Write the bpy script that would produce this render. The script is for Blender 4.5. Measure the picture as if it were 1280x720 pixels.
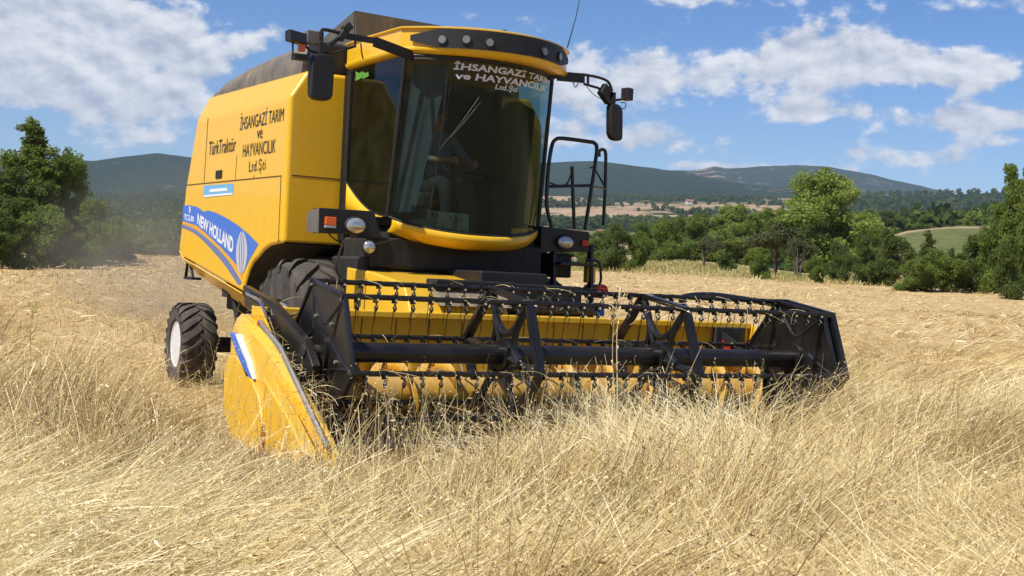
import bpy, bmesh, math, random
import numpy as np
from mathutils import Vector, Matrix

for _o in list(bpy.data.objects):
    bpy.data.objects.remove(_o)
SC = bpy.context.scene
COL = SC.collection
random.seed(7)
RNG = np.random.default_rng(11)
PI = math.pi
R_ = math.radians

# ------------------------------------------------------------------ camera
CAM = np.array([-5.997, -11.915, 1.433])
YAW, PITCH, ROLL, FPX = R_(30.72), R_(.26), R_(2.76), 1658.1
_f = np.array([math.sin(YAW)*math.cos(PITCH), math.cos(YAW)*math.cos(PITCH), -math.sin(PITCH)])
_r = np.array([math.cos(YAW), -math.sin(YAW), 0.0])
_u = np.cross(_r, _f)
CM = np.array([math.cos(ROLL)*_r+math.sin(ROLL)*_u, -math.sin(ROLL)*_r+math.cos(ROLL)*_u, _f])
cd = bpy.data.cameras.new('camera')
cam = bpy.data.objects.new('camera', cd)
COL.objects.link(cam)
cam.matrix_world = Matrix([[CM[0][i], CM[1][i], -CM[2][i], CAM[i]] for i in range(3)]+[[0, 0, 0, 1]])
cd.sensor_width = 36
cd.lens = 36*FPX/1280
cd.clip_start = .1
cd.clip_end = 40000
SC.camera = cam

def ray(u, v):
    d = CM.T @ np.array([(u-640)/FPX, (360-v)/FPX, 1.0])
    return d
def on(ax, val, u, v):
    d = ray(u, v)
    return Vector(CAM+d*((val-CAM[ax])/d[ax]))
def azel(u, v):
    d = ray(u, v)
    return math.atan2(d[0], d[1]), math.atan2(d[2], math.hypot(d[0], d[1]))

# ------------------------------------------------------------------ light
SUN_EL = R_(52)
SUN_H = (-.97, -.20)
_n = math.hypot(*SUN_H)
SUN_DIR = Vector((SUN_H[0]/_n*math.cos(SUN_EL), SUN_H[1]/_n*math.cos(SUN_EL), math.sin(SUN_EL)))
sl = bpy.data.lights.new('sun', 'SUN')
sl.energy = 4.4
sl.angle = R_(.53)
sl.color = (1, .955, .88)
so = bpy.data.objects.new('sun', sl)
so.rotation_euler = SUN_DIR.to_track_quat('Z', 'Y').to_euler()
so.location = (0, 0, 60)
COL.objects.link(so)
SC.view_settings.view_transform = 'Standard'
SC.view_settings.look = 'None'
SC.view_settings.gamma = 1
SC.view_settings.use_curve_mapping = False
SC.view_settings.exposure = 0.42
SC.cycles.max_bounces = 7
SC.cycles.transparent_max_bounces = 12
SC.cycles.volume_bounces = 0
SC.cycles.use_denoising = True
SC.cycles.caustics_reflective = False
SC.cycles.caustics_refractive = False

# ------------------------------------------------------------------ node helper
class NT:
    def __init__(s, tree):
        s.t = tree; s.n = tree.nodes; s.l = tree.links
    def node(s, typ, **kw):
        n = s.n.new(typ)
        for k, v in kw.items():
            setattr(n, k, v)
        return n
    def inp(s, sock, v):
        if v is None: return
        if isinstance(v, bpy.types.NodeSocket): s.l.new(v, sock)
        else:
            if isinstance(v, (tuple, list)) and len(v) == 3 and sock.type == 'RGBA': v = (*v, 1)
            sock.default_value = v
    def m(s, op, a, b=None, c=None, clamp=False):
        n = s.node('ShaderNodeMath', operation=op, use_clamp=clamp)
        for i, x in enumerate((a, b, c)): s.inp(n.inputs[i], x)
        return n.outputs[0]
    def ramp(s, fac, stops, interp='LINEAR'):
        n = s.node('ShaderNodeValToRGB')
        cr = n.color_ramp; cr.interpolation = interp
        while len(cr.elements) < len(stops): cr.elements.new(.5)
        for e, (p, c) in zip(cr.elements, stops):
            e.position = p
            e.color = (*c, 1) if isinstance(c, (tuple, list)) else (c, c, c, 1)
        s.inp(n.inputs[0], fac)
        return n.outputs[0]
    def noise(s, scale, detail=4, rough=.55, vec=None, dist=0, ntype=None):
        n = s.node('ShaderNodeTexNoise')
        n.inputs['Scale'].default_value = scale
        n.inputs['Detail'].default_value = detail
        n.inputs['Roughness'].default_value = rough
        n.inputs['Distortion'].default_value = dist
        if vec is not None: s.l.new(vec, n.inputs['Vector'])
        return n.outputs['Fac']
    def mix(s, fac, a, b, typ='MIX'):
        n = s.node('ShaderNodeMix', data_type='RGBA', blend_type=typ)
        s.inp(n.inputs['Factor'], fac); s.inp(n.inputs['A'] if 0 else n.inputs[6], a); s.inp(n.inputs[7], b)
        return n.outputs[2]
    def pos(s):
        return s.node('ShaderNodeNewGeometry').outputs['Position']
    def objco(s):
        return s.node('ShaderNodeTexCoord').outputs['Object']
    def vscale(s, vec, sc):
        n = s.node('ShaderNodeMapping'); n.inputs['Scale'].default_value = sc
        s.l.new(vec, n.inputs['Vector']); return n.outputs[0]

def mat(name, build=None, color=(.5, .5, .5), rough=.5, metal=0.0, spec=.5, coat=0):
    m = bpy.data.materials.new(name); m.use_nodes = True
    t = NT(m.node_tree)
    b = t.n['Principled BSDF']
    b.inputs['Base Color'].default_value = (*color, 1)
    b.inputs['Roughness'].default_value = rough
    b.inputs['Metallic'].default_value = metal
    b.inputs['Specular IOR Level'].default_value = spec
    b.inputs['Coat Weight'].default_value = coat
    if build: build(t, b)
    return m

# ------------------------------------------------------------------ world: sky and clouds
def world():
    w = bpy.data.worlds.new('World'); SC.world = w; w.use_nodes = True
    t = NT(w.node_tree)
    bg = t.n['Background']; out = t.n['World Output']
    sky = t.node('ShaderNodeTexSky', sky_type='NISHITA')
    sky.sun_disc = False
    sky.sun_elevation = SUN_EL
    sky.sun_rotation = math.atan2(SUN_DIR.x, SUN_DIR.y)
    sky.altitude = 900
    sky.air_density = 1.0; sky.dust_density = .05; sky.ozone_density = 3.2
    hs = t.node('ShaderNodeHueSaturation'); hs.inputs['Saturation'].default_value = 1.30; hs.inputs['Hue'].default_value = .512
    t.l.new(sky.outputs[0], hs.inputs['Color'])
    t.l.new(hs.outputs[0], bg.inputs[0]); bg.inputs[1].default_value = .092
    tc = t.node('ShaderNodeTexCoord')
    sep = t.node('ShaderNodeSeparateXYZ'); t.l.new(tc.outputs['Generated'], sep.inputs[0])
    X, Y, Z = sep.outputs
    az = t.m('MULTIPLY', t.m('ARCTAN2', X, Y), 180/PI)
    el = t.m('MULTIPLY', t.m('ARCSINE', Z), 180/PI)
    cmb = t.node('ShaderNodeCombineXYZ')
    t.inp(cmb.inputs[0], t.m('MULTIPLY', az, .40)); t.inp(cmb.inputs[1], t.m('MULTIPLY', el, .62)); t.inp(cmb.inputs[2], 3.7)
    n1 = t.noise(.95, 8, .60, cmb.outputs[0], .1)
    cmb2 = t.node('ShaderNodeCombineXYZ')
    t.inp(cmb2.inputs[0], t.m('MULTIPLY_ADD', az, .40, .09)); t.inp(cmb2.inputs[1], t.m('MULTIPLY_ADD', el, .62, .24)); t.inp(cmb2.inputs[2], 3.7)
    n2 = t.noise(.95, 4, .55, cmb2.outputs[0], .1)
    # cloud banks: (u, v, half width, half height, weight) of the direction they stand in
    banks = [(70, 45, 190, 62, .56), (60, 108, 150, 24, .36), (180, 168, 110, 26, .24), (330, 40, 30, 16, .10),
             (640, 22, 60, 14, .18), (1010, 62, 140, 26, .38), (860, 102, 180, 24, .31), (700, 140, 80, 45, .20),
             (1195, 85, 75, 20, .38), (1230, 4, 110, 16, .24), (1030, 138, 60, 12, .22), (1180, 150, 120, 17, .30),
             (1130, 195, 75, 15, .32), (830, 178, 140, 20, .28), (950, 212, 110, 6, .30), (840, -5, 120, 12, .3),
             (1270, 178, 40, 8, .2), (1240, 150, 60, 10, .15), (720, 60, 60, 16, .16)]
    dens = None
    for (u, v, hw, hh, wt) in banks:
        a, e = azel(u, v); a *= 180/PI; e *= 180/PI
        k = 180/PI/FPX
        dx = t.m('MULTIPLY', t.m('SUBTRACT', az, a), 1/(hw*k)); dy = t.m('MULTIPLY', t.m('SUBTRACT', el, e), 1/(hh*k))
        d2 = t.m('ADD', t.m('MULTIPLY', dx, dx), t.m('MULTIPLY', dy, dy))
        g = t.m('MULTIPLY', t.m('POWER', 2.718, t.m('MULTIPLY', d2, -.7)), wt)
        dens = g if dens is None else t.m('ADD', dens, g)
    dens = t.m('MINIMUM', dens, .50)
    # away from the pictured part of the sky, scattered cloud from the noise alone
    off = t.m('MULTIPLY', t.m('GREATER_THAN', t.m('ABSOLUTE', t.m('SUBTRACT', az, 31)), 30), .16)
    d = t.m('ADD', t.m('ADD', n1, dens), off)
    cov = t.node('ShaderNodeMapRange', interpolation_type='SMOOTHSTEP')
    t.inp(cov.inputs[0], d); cov.inputs[1].default_value = .68; cov.inputs[2].default_value = .84
    cov.inputs[3].default_value = 0; cov.inputs[4].default_value = .93
    lit = t.node('ShaderNodeMapRange'); t.inp(lit.inputs[0], t.m('SUBTRACT', n1, n2))
    lit.inputs[1].default_value = -.16; lit.inputs[2].default_value = .13; lit.inputs[3].default_value = 0; lit.inputs[4].default_value = 1
    cc = t.mix(lit.outputs[0], (.46, .50, .60), (.92, .92, .93))
    bg2 = t.node('ShaderNodeBackground'); t.l.new(cc, bg2.inputs[0]); bg2.inputs[1].default_value = .80
    mx = t.node('ShaderNodeMixShader'); t.l.new(cov.outputs[0], mx.inputs[0]); t.l.new(bg.outputs[0], mx.inputs[1]); t.l.new(bg2.outputs[0], mx.inputs[2])
    t.l.new(mx.outputs[0], out.inputs[0])
world()

# ------------------------------------------------------------------ materials
DUST = (.36, .29, .19)
def dusty(color, amount=.25, low=0.0, scale=6.0, var=.06):
    def f(t, b):
        p = t.objco()
        n = t.noise(scale, 6, .62, p)
        n2 = t.noise(scale*7, 3, .6, p)
        fac = t.m('MULTIPLY', t.ramp(t.m('ADD', t.m('MULTIPLY', n, .75), t.m('MULTIPLY', n2, .25)), [(.40, 0.0), (.68, 1.0)]), amount)
        g = t.node('ShaderNodeNewGeometry')
        up = t.node('ShaderNodeSeparateXYZ'); t.l.new(g.outputs['Normal'], up.inputs[0])
        fac = t.m('ADD', fac, t.m('MULTIPLY', t.m('MAXIMUM', up.outputs[2], 0), amount*.9), clamp=True)
        if low:
            hz = t.node('ShaderNodeSeparateXYZ'); t.l.new(g.outputs['Position'], hz.inputs[0])
            lw = t.ramp(t.m('MULTIPLY', hz.outputs[2], .5), [(0.05, low), (.8, 0.0)])
            fac = t.m('ADD', fac, t.m('MULTIPLY', lw, n), clamp=True)
        st = t.noise(1.0, 4, .6, t.vscale(p, (9, 9, .7)))
        fac = t.m('ADD', fac, t.m('MULTIPLY', t.ramp(st, [(.50, 0.0), (.72, 1.0)]), amount*1.1), clamp=True)
        dark = tuple(c*(1-var*3) for c in color)
        base = t.mix(t.ramp(n2, [(.3, 0.0), (.7, 1.0)]), dark, color)
        t.l.new(t.mix(fac, base, DUST), b.inputs['Base Color'])
        r0 = b.inputs['Roughness'].default_value
        t.l.new(t.m('ADD', t.m('MULTIPLY', fac, .5), r0, clamp=True), b.inputs['Roughness'])
        bp = t.node('ShaderNodeBump'); bp.inputs['Strength'].default_value = .06; bp.inputs['Distance'].default_value = .02
        t.l.new(n, bp.inputs['Height']); t.l.new(bp.outputs[0], b.inputs['Normal'])
    return f
M = {}
M['yellow'] = mat('yellow_paint', dusty((.86, .490, .008), .080, .18, 1.6, .02), rough=.30, coat=.25)
M['shade_dust'] = mat('shaded_dusty_plate', dusty((.10, .065, .03), .6, 0, 7), rough=.6)
M['augr'] = mat('dusty_auger', dusty((.80, .43, .02), .35, .1, 9), rough=.5)
M['black'] = mat('black_paint', dusty((.0065, .0067, .0075), .022, .04, 5), rough=.30)
M['matt'] = mat('matt_black_plastic', dusty((.008, .008, .0085), .022, .03, 9), rough=.55)
M['dark'] = mat('dark_chassis', dusty((.008, .0075, .007), .04, .10, 8), rough=.7)
M['rubber'] = mat('tyre_rubber', dusty((.020, .020, .022), .13, .22, 9), rough=.8)
M['gap'] = mat('panel_gap', color=(.10, .05, .01), rough=.9)
M['rim'] = mat('white_rim', dusty((.74, .74, .72), .12, .10, 7), rough=.5)
M['grey'] = mat('grey_plate', dusty((.10, .098, .095), .25, 0, 4), rough=.6)
M['tarp'] = mat('grey_tarp', dusty((.085, .08, .077), .3, 0, 4), rough=.8)
M['steel'] = mat('worn_steel', dusty((.42, .40, .38), .3, .2, 14), rough=.38, metal=.8)
M['chrome'] = mat('chrome', color=(.8, .8, .8), rough=.18, metal=1)
M['blue'] = mat('blue_decal', color=(.055, .16, .56), rough=.4)
M['lblue'] = mat('pale_blue_decal', color=(.16, .40, .66), rough=.4)
M['white'] = mat('white_print', color=(.72, .74, .76), rough=.5)
M['print'] = mat('dark_print', color=(.045, .03, .015), rough=.6)
M['orange'] = mat('orange_stripe', color=(.75, .30, .03), rough=.5)
M['silver'] = mat('silver_decal', color=(.56, .57, .60), rough=.4, metal=.2)
M['red'] = mat('red_lens', color=(.55, .03, .015), rough=.25)
M['amber'] = mat('orange_lens', color=(.70, .13, .015), rough=.25)
M['lens'] = mat('lamp_glass', color=(.50, .50, .47), rough=.12, metal=.55)
M['dull_lens'] = mat('dull_lamp_glass', color=(.26, .25, .22), rough=.2, metal=.3)
M['reflector'] = mat('lamp_reflector', color=(.62, .62, .6), rough=.22, metal=.9)
M['green'] = mat('green_sticker', color=(.10, .30, .04), rough=.5)
M['seat'] = mat('seat_cloth', color=(.03, .03, .035), rough=.9)
M['skin'] = mat('skin', color=(.42, .23, .14), rough=.55)
M['shirt'] = mat('blue_shirt', color=(.10, .17, .30), rough=.85)
M['trouser'] = mat('dark_trousers', color=(.03, .035, .05), rough=.9)
M['hair'] = mat('dark_hair', color=(.02, .015, .01), rough=.8)
M['card'] = mat('pale_card', color=(.22, .26, .21), rough=.7)
M['blue_grey'] = mat('blue_grey_sheet', color=(.075, .11, .15), rough=.8)
M['olive'] = mat('olive_sheet', color=(.12, .115, .03), rough=.8)
M['curtain'] = mat('cab_lining', color=(.012, .012, .010), rough=.9)
def gl(t, b):
    t.n.remove(b)
    tr = t.node('ShaderNodeBsdfTransparent'); tr.inputs[0].default_value = (.42, .50, .45, 1)
    g = t.node('ShaderNodeBsdfGlossy'); g.inputs[0].default_value = (.42, .58, .74, 1); g.inputs[1].default_value = .03
    d = t.node('ShaderNodeBsdfDiffuse'); d.inputs[0].default_value = (.30, .27, .18, 1)
    lw = t.node('ShaderNodeLayerWeight'); lw.inputs[0].default_value = .5
    fr = t.m('MULTIPLY_ADD', t.m('POWER', lw.outputs['Facing'], 4.0), .70, .028)
    m1 = t.node('ShaderNodeMixShader'); t.l.new(fr, m1.inputs[0]); t.l.new(tr.outputs[0], m1.inputs[1]); t.l.new(g.outputs[0], m1.inputs[2])
    m2 = t.node('ShaderNodeMixShader')
    t.l.new(t.m('MULTIPLY', t.ramp(t.noise(5, 6, .65, t.objco()), [(.4, 0.004), (.75, .045)]), 1.0), m2.inputs[0])
    t.l.new(m1.outputs[0], m2.inputs[1]); t.l.new(d.outputs[0], m2.inputs[2])
    t.l.new(m2.outputs[0], t.n['Material Output'].inputs[0])
M['glass'] = mat('tinted_glass', gl)

# ------------------------------------------------------------------ mesh helper
class MB:
    def __init__(s): s.v = []; s.f = []; s.mi = []; s.k = 0
    def add(s, vs, fs, mi=None):
        o = len(s.v); s.v += [tuple(v) for v in vs]
        s.f += [tuple(o+i for i in f) for f in fs]; s.mi += [s.k if mi is None else mi]*len(fs); return s
    def box(s, x0, x1, y0, y1, z0, z1, mi=None):
        return s.add([(x, y, z) for x in (x0, x1) for y in (y0, y1) for z in (z0, z1)],
                     [(0, 1, 3, 2), (4, 6, 7, 5), (0, 4, 5, 1), (2, 3, 7, 6), (0, 2, 6, 4), (1, 5, 7, 3)], mi)
    def obox(s, c, ax, ay, az, mi=None):
        c, ax, ay, az = map(Vector, (c, ax, ay, az))
        return s.add([c+ax*i+ay*j+az*k for i in (-1, 1) for j in (-1, 1) for k in (-1, 1)],
                     [(0, 1, 3, 2), (4, 6, 7, 5), (0, 4, 5, 1), (2, 3, 7, 6), (0, 2, 6, 4), (1, 5, 7, 3)], mi)
    def beam(s, a, b, w, h, up=(0, 0, 1), mi=None):
        a, b = Vector(a), Vector(b); d = (b-a); L = d.length; d.normalize()
        sx = d.cross(Vector(up)); 
        if sx.length < 1e-4: sx = d.cross(Vector((1, 0, 0)))
        sx.normalize(); sz = sx.cross(d)
        return s.obox((a+b)/2, d*(L/2), sx*(w/2), sz*(h/2), mi)
    def tube(s, pts, r, n=8, mi=None, closed=False):
        pts = [Vector(p) for p in pts]; N = len(pts)
        rs = r if isinstance(r, (list, tuple)) else [r]*N
        rings = []; prev = None
        for i, p in enumerate(pts):
            if closed: d = pts[(i+1) % N]-pts[i-1]
            else: d = pts[min(i+1, N-1)]-pts[max(i-1, 0)]
            d.normalize()
            if prev is None:
                a = d.cross(Vector((0, 0, 1)))
                if a.length < .05: a = d.cross(Vector((1, 0, 0)))
            else:
                a = prev-d*prev.dot(d)
            a.normalize(); prev = a; b = d.cross(a)
            rings.append([p+(a*math.cos(2*PI*j/n)+b*math.sin(2*PI*j/n))*rs[i] for j in range(n)])
        vs = [q for ring in rings for q in ring]; fs = []
        for i in range(N if closed else N-1):
            k = (i+1) % N
            for j in range(n): fs.append((i*n+j, i*n+(j+1) % n, k*n+(j+1) % n, k*n+j))
        if not closed: fs += [tuple(range(n))[::-1], tuple((N-1)*n+j for j in range(n))]
        return s.add(vs, fs, mi)
    def prism(s, poly, a0, a1, axis='x', mi=None):
        def P(p, a): return {'x': (a, p[0], p[1]), 'y': (p[0], a, p[1]), 'z': (p[0], p[1], a)}[axis]
        n = len(poly); vs = [P(p, a0) for p in poly]+[P(p, a1) for p in poly]
        fs = [tuple(range(n))[::-1], tuple(range(n, 2*n))]+[(i, (i+1) % n, n+(i+1) % n, n+i) for i in range(n)]
        return s.add(vs, fs, mi)
    def lathe(s, prof, c=(0, 0, 0), axis='x', n=24, mi=None):
        c = Vector(c); vs = []; fs = []
        for (a, r) in prof:
            for j in range(n):
                q = (r*math.cos(2*PI*j/n), r*math.sin(2*PI*j/n))
                vs.append(c+Vector({'x': (a, q[0], q[1]), 'y': (q[0], a, q[1]), 'z': (q[0], q[1], a)}[axis]))
        m = len(prof)
        for i in range(m-1):
            for j in range(n): fs.append((i*n+j, i*n+(j+1) % n, (i+1)*n+(j+1) % n, (i+1)*n+j))
        fs += [tuple(range(n)), tuple((m-1)*n+j for j in range(n))]
        return s.add(vs, fs, mi)
    def grid(s, fn, nu, nv, mi=None, thick=None):
        vs = [fn(i/nu, j/nv) for j in range(nv+1) for i in range(nu+1)]
        fs = [(j*(nu+1)+i, j*(nu+1)+i+1, (j+1)*(nu+1)+i+1, (j+1)*(nu+1)+i) for j in range(nv) for i in range(nu)]
        return s.add(vs, fs, mi)
    def build(s, name, mats, parent=None, smooth=False, bevel=0, solid=0, seg=2, loc=None, ang=30):
        me = bpy.data.meshes.new(name); me.from_pydata(s.v, [], s.f); 
        mats = mats if isinstance(mats, (list, tuple)) else [mats]
        for m in mats: me.materials.append(M[m] if isinstance(m, str) else m)
        me.polygons.foreach_set('material_index', [min(i, len(mats)-1) for i in s.mi])
        bm = bmesh.new(); bm.from_mesh(me); bmesh.ops.recalc_face_normals(bm, faces=bm.faces); bm.to_mesh(me); bm.free()
        o = bpy.data.objects.new(name, me); COL.objects.link(o)
        if parent: o.parent = parent
        if loc is not None: o.location = loc
        if solid:
            md = o.modifiers.new('solid', 'SOLIDIFY'); md.thickness = solid; md.offset = 0
        if bevel:
            md = o.modifiers.new('bevel', 'BEVEL'); md.width = bevel; md.segments = seg; md.limit_method = 'ANGLE'; md.angle_limit = R_(ang)
            md.harden_normals = True
        if smooth or bevel:
            me.polygons.foreach_set('use_smooth', [True]*len(me.polygons))
            if not bevel: me.set_sharp_from_angle(angle=R_(38))
        return o

def empty(name, loc=(0, 0, 0), rz=0, parent=None):
    o = bpy.data.objects.new(name, None); COL.objects.link(o); o.location = loc; o.rotation_euler = (0, 0, rz); o.empty_display_size = .3
    if parent: o.parent = parent
    return o
def tag(o, label=None, cat=None, group=None, kind=None):
    if label: o['label'] = label
    if cat: o['category'] = cat
    if group: o['group'] = group
    if kind: o['kind'] = kind
    return o
def copy_tree(o, parent=None):
    c = o.copy(); COL.objects.link(c); c.parent = parent
    for ch in list(o.children): copy_tree(ch, c)
    return c
def arc(fn, n): return [fn(i/n) for i in range(n+1)]
def smoothpath(pts, k=6):
    pts = [Vector(p) for p in pts]; out = []
    P = [pts[0]*2-pts[1]]+pts+[pts[-1]*2-pts[-2]]
    for i in range(1, len(P)-2):
        for j in range(k):
            t = j/k
            out.append(.5*((2*P[i])+(-P[i-1]+P[i+1])*t+(2*P[i-1]-5*P[i]+4*P[i+1]-P[i+2])*t*t+(-P[i-1]+3*P[i]-3*P[i+1]+P[i+2])*t**3))
    out.append(pts[-1]); return out

def text_mesh(name, body, fn, m, parent, bold=0.0, shear=0.0, space=1.0):
    """flat lettering, laid onto the surface fn(s, t), s and t in 0..1"""
    cu = bpy.data.curves.new('lettering', 'FONT'); cu.body = body; cu.size = 1; cu.offset = bold; cu.shear = shear
    cu.space_character = space; cu.resolution_u = 3; cu.align_x = 'CENTER'
    to = bpy.data.objects.new('lettering', cu); COL.objects.link(to)
    dg = bpy.context.evaluated_depsgraph_get()
    me = bpy.data.meshes.new_from_object(to.evaluated_get(dg)); bpy.data.objects.remove(to)
    co = np.empty(len(me.vertices)*3); me.vertices.foreach_get('co', co); co = co.reshape(-1, 3)
    lo, hi = co.min(0), co.max(0)
    for v in me.vertices:
        v.co = fn((v.co.x-lo[0])/(hi[0]-lo[0]), (v.co.y-lo[1])/(hi[1]-lo[1]))
    me.materials.clear(); me.materials.append(M[m]); me.name = name
    o = bpy.data.objects.new(name, me); COL.objects.link(o); o.parent = parent
    return o
def quad_fn(bl, br, tr, tl):
    bl, br, tr, tl = map(Vector, (bl, br, tr, tl))
    return lambda s, t: (bl*(1-s)+br*s)*(1-t)+(tl*(1-s)+tr*s)*t

def project(p):
    q = CM @ (np.array(p)-CAM); return 640+FPX*q[0]/q[2], 360-FPX*q[1]/q[2]
def inv(fn, u, v):
    """the surface parameters (s, t) of the point of fn that lies in direction (u, v)"""
    a0, a1, b0, b1 = 0., 1., 0., 1.
    for _ in range(7):
        best = None
        for i in range(9):
            for j in range(9):
                s, t = a0+(a1-a0)*i/8, b0+(b1-b0)*j/8
                x, y = project(fn(s, t)); e = (x-u)**2+(y-v)**2
                if best is None or e < best[0]: best = (e, s, t)
        ds, dt = (a1-a0)/6, (b1-b0)/6
        a0, a1, b0, b1 = best[1]-ds, best[1]+ds, best[2]-dt, best[2]+dt
    return best[1], best[2]

# ================================================================== the combine harvester
HARV = empty('combine_harvester', (0, 0, 0))
tag(HARV, 'yellow combine harvester with black reel and dark glass cab, cutting the dry grass', 'combine harvester')

# ---- body
XW, XT = 1.43, 1.26
def body():
    # outline (y, z) of the sides below the fold, from the front edge over the wheel arch to the back
    archp = [(.09, 1.69), (.20, 1.69), (.458, 1.666), (.62, 1.62), (.76, 1.554), (.90, 1.50), (1.003, 1.42), (1.09, 1.31), (1.161, 1.189)]
    low = archp+[(3.286, 1.531), (3.459, 1.624), (3.292, 2.36), (2.979, 3.10)]
    b = MB()
    for sg in (-1, 1):
        n = len(low)
        pts = [(sg*XW, y, z) for y, z in low]+[(sg*XW, .09, 3.10), (sg*XT, .09, 3.37), (sg*XT, 3.10, 3.40)]
        o = len(b.v); b.v += pts
        b.f += [tuple(o+i for i in range(n+1)), (o+n, o+n+1, o+n+2, o+n-1)]; b.mi += [0, 0]
        if sg == -1: L = o
        else:
            Rr = o; n_ = n
            ring = list(range(n_+1))
            for i in range(n_-2):           # underside and back
                j = i+1
                b.f.append((L+i, L+j, Rr+j, Rr+i)); b.mi.append(1 if i < 9 else 0)
            b.f.append((L+n_-2, L+n_-1, Rr+n_-1, Rr+n_-2)); b.mi.append(0)
            b.f.append((L+n_-1, L+n_+2, Rr+n_+2, Rr+n_-1)); b.mi.append(0)
            b.f.append((L+n_+2, L+n_+1, Rr+n_+1, Rr+n_+2)); b.mi.append(0)
            b.f.append((L+n_+1, L+n_, Rr+n_, Rr+n_+1)); b.mi.append(0)
            b.f.append((L+n_, L, Rr, Rr+n_)); b.mi.append(0)
    b.build('body_shell', ['yellow', 'dark'], HARV, bevel=.045, seg=3)
    # folded-under lower edge of the side panels
    for sg in (-1, 1):
        e = MB()
        a = [(sg*1.425, 1.18, 1.185), (sg*1.425, 3.27, 1.525), (sg*1.425, 3.44, 1.615)]
        c = [(sg*1.27, 1.22, .985), (sg*1.27, 3.20, 1.36), (sg*1.27, 3.44, 1.57)]
        e.add(a+c, [(0, 1, 4, 3), (1, 2, 5, 4)])
        e.build('lower_edge', 'yellow', HARV, solid=.012)
    # seams and shut lines
    g = MB(); x = -XW-.0015
    def seam(u0, v0, u1, v1, w=.008):
        a, c = on(0, x, u0, v0), on(0, x, u1, v1); g.beam(a, c, w, .004, up=(1, 0, 0))
    g.beam((x, .20, 2.345), (x, 3.28, 2.372), .004, .011)
    g.beam((x, 2.565, 3.09), (x, 2.60, 2.375), .012, .004, up=(1, 0, 0))
    g.beam((x, 1.55, 2.352), (x, 1.53, 2.62), .006, .004, up=(1, 0, 0))
    g.beam((x, .21, 2.34), (x, .20, 1.71), .012, .004, up=(1, 0, 0))
    g.beam((-1.37, .0885, 2.352), (-.87, .0885, 2.352), .004, .010)
    g.beam((x, .98, 2.35), (x, .97, 2.385), .006, .004, up=(1, 0, 0))
    g.build('shut_line', 'gap', HARV)
    l = MB(); p = on(0, -XW, 274, 218); l.box(-XW-.012, -XW+.02, p.y-.10, p.y+.10, p.z-.045, p.z+.045)
    l.build('door_latch', 'matt', HARV, bevel=.008)
    # chassis, wheel wells and axle
    c = MB()
    c.box(-.88, .88, .15, 3.3, .95, 1.60); c.box(-.8, .8, -.95, .3, 1.02, 1.66); c.box(-.6, .6, 3.2, 3.9, .9, 1.5)
    c.box(-.92, .92, -.16, .16, .66, .94)
    c.build('chassis', 'dark', HARV, bevel=.03)
    c = MB(); c.beam((-1.05, 3.77, .50), (1.05, 3.77, .50), .16, .18); c.box(-.14, .14, 3.6, 3.95, .5, .95)
    c.tube([(-1.02, 3.6, .47), (1.02, 3.6, .47)], .028)
    c.build('rear_axle', 'dark', HARV, bevel=.015)
    # bracket hanging below the rear end
    c = MB(); c.tube([(-1.34, 3.36, 1.52), (-1.34, 3.42, 1.30), (-1.34, 3.14, 1.31), (-1.34, 3.30, 1.50)], .018); c.box(-1.36, -1.25, 3.10, 3.44, 1.28, 1.31)
    c.build('rear_bracket', 'matt', HARV)
    # small yellow-brown frame piece under side panel, behind the front wheel
    c = MB(); c.beam((-1.25, 1.55, 1.22), (-1.25, 1.85, .62), .10, .05); c.beam((-1.25, 2.0, 1.3), (-1.22, 1.8, .75), .06, .05); c.box(-1.32, -1.15, 1.95, 2.15, 1.12, 1.28)
    c.build('side_support', 'dark', HARV, bevel=.01)
body()

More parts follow.
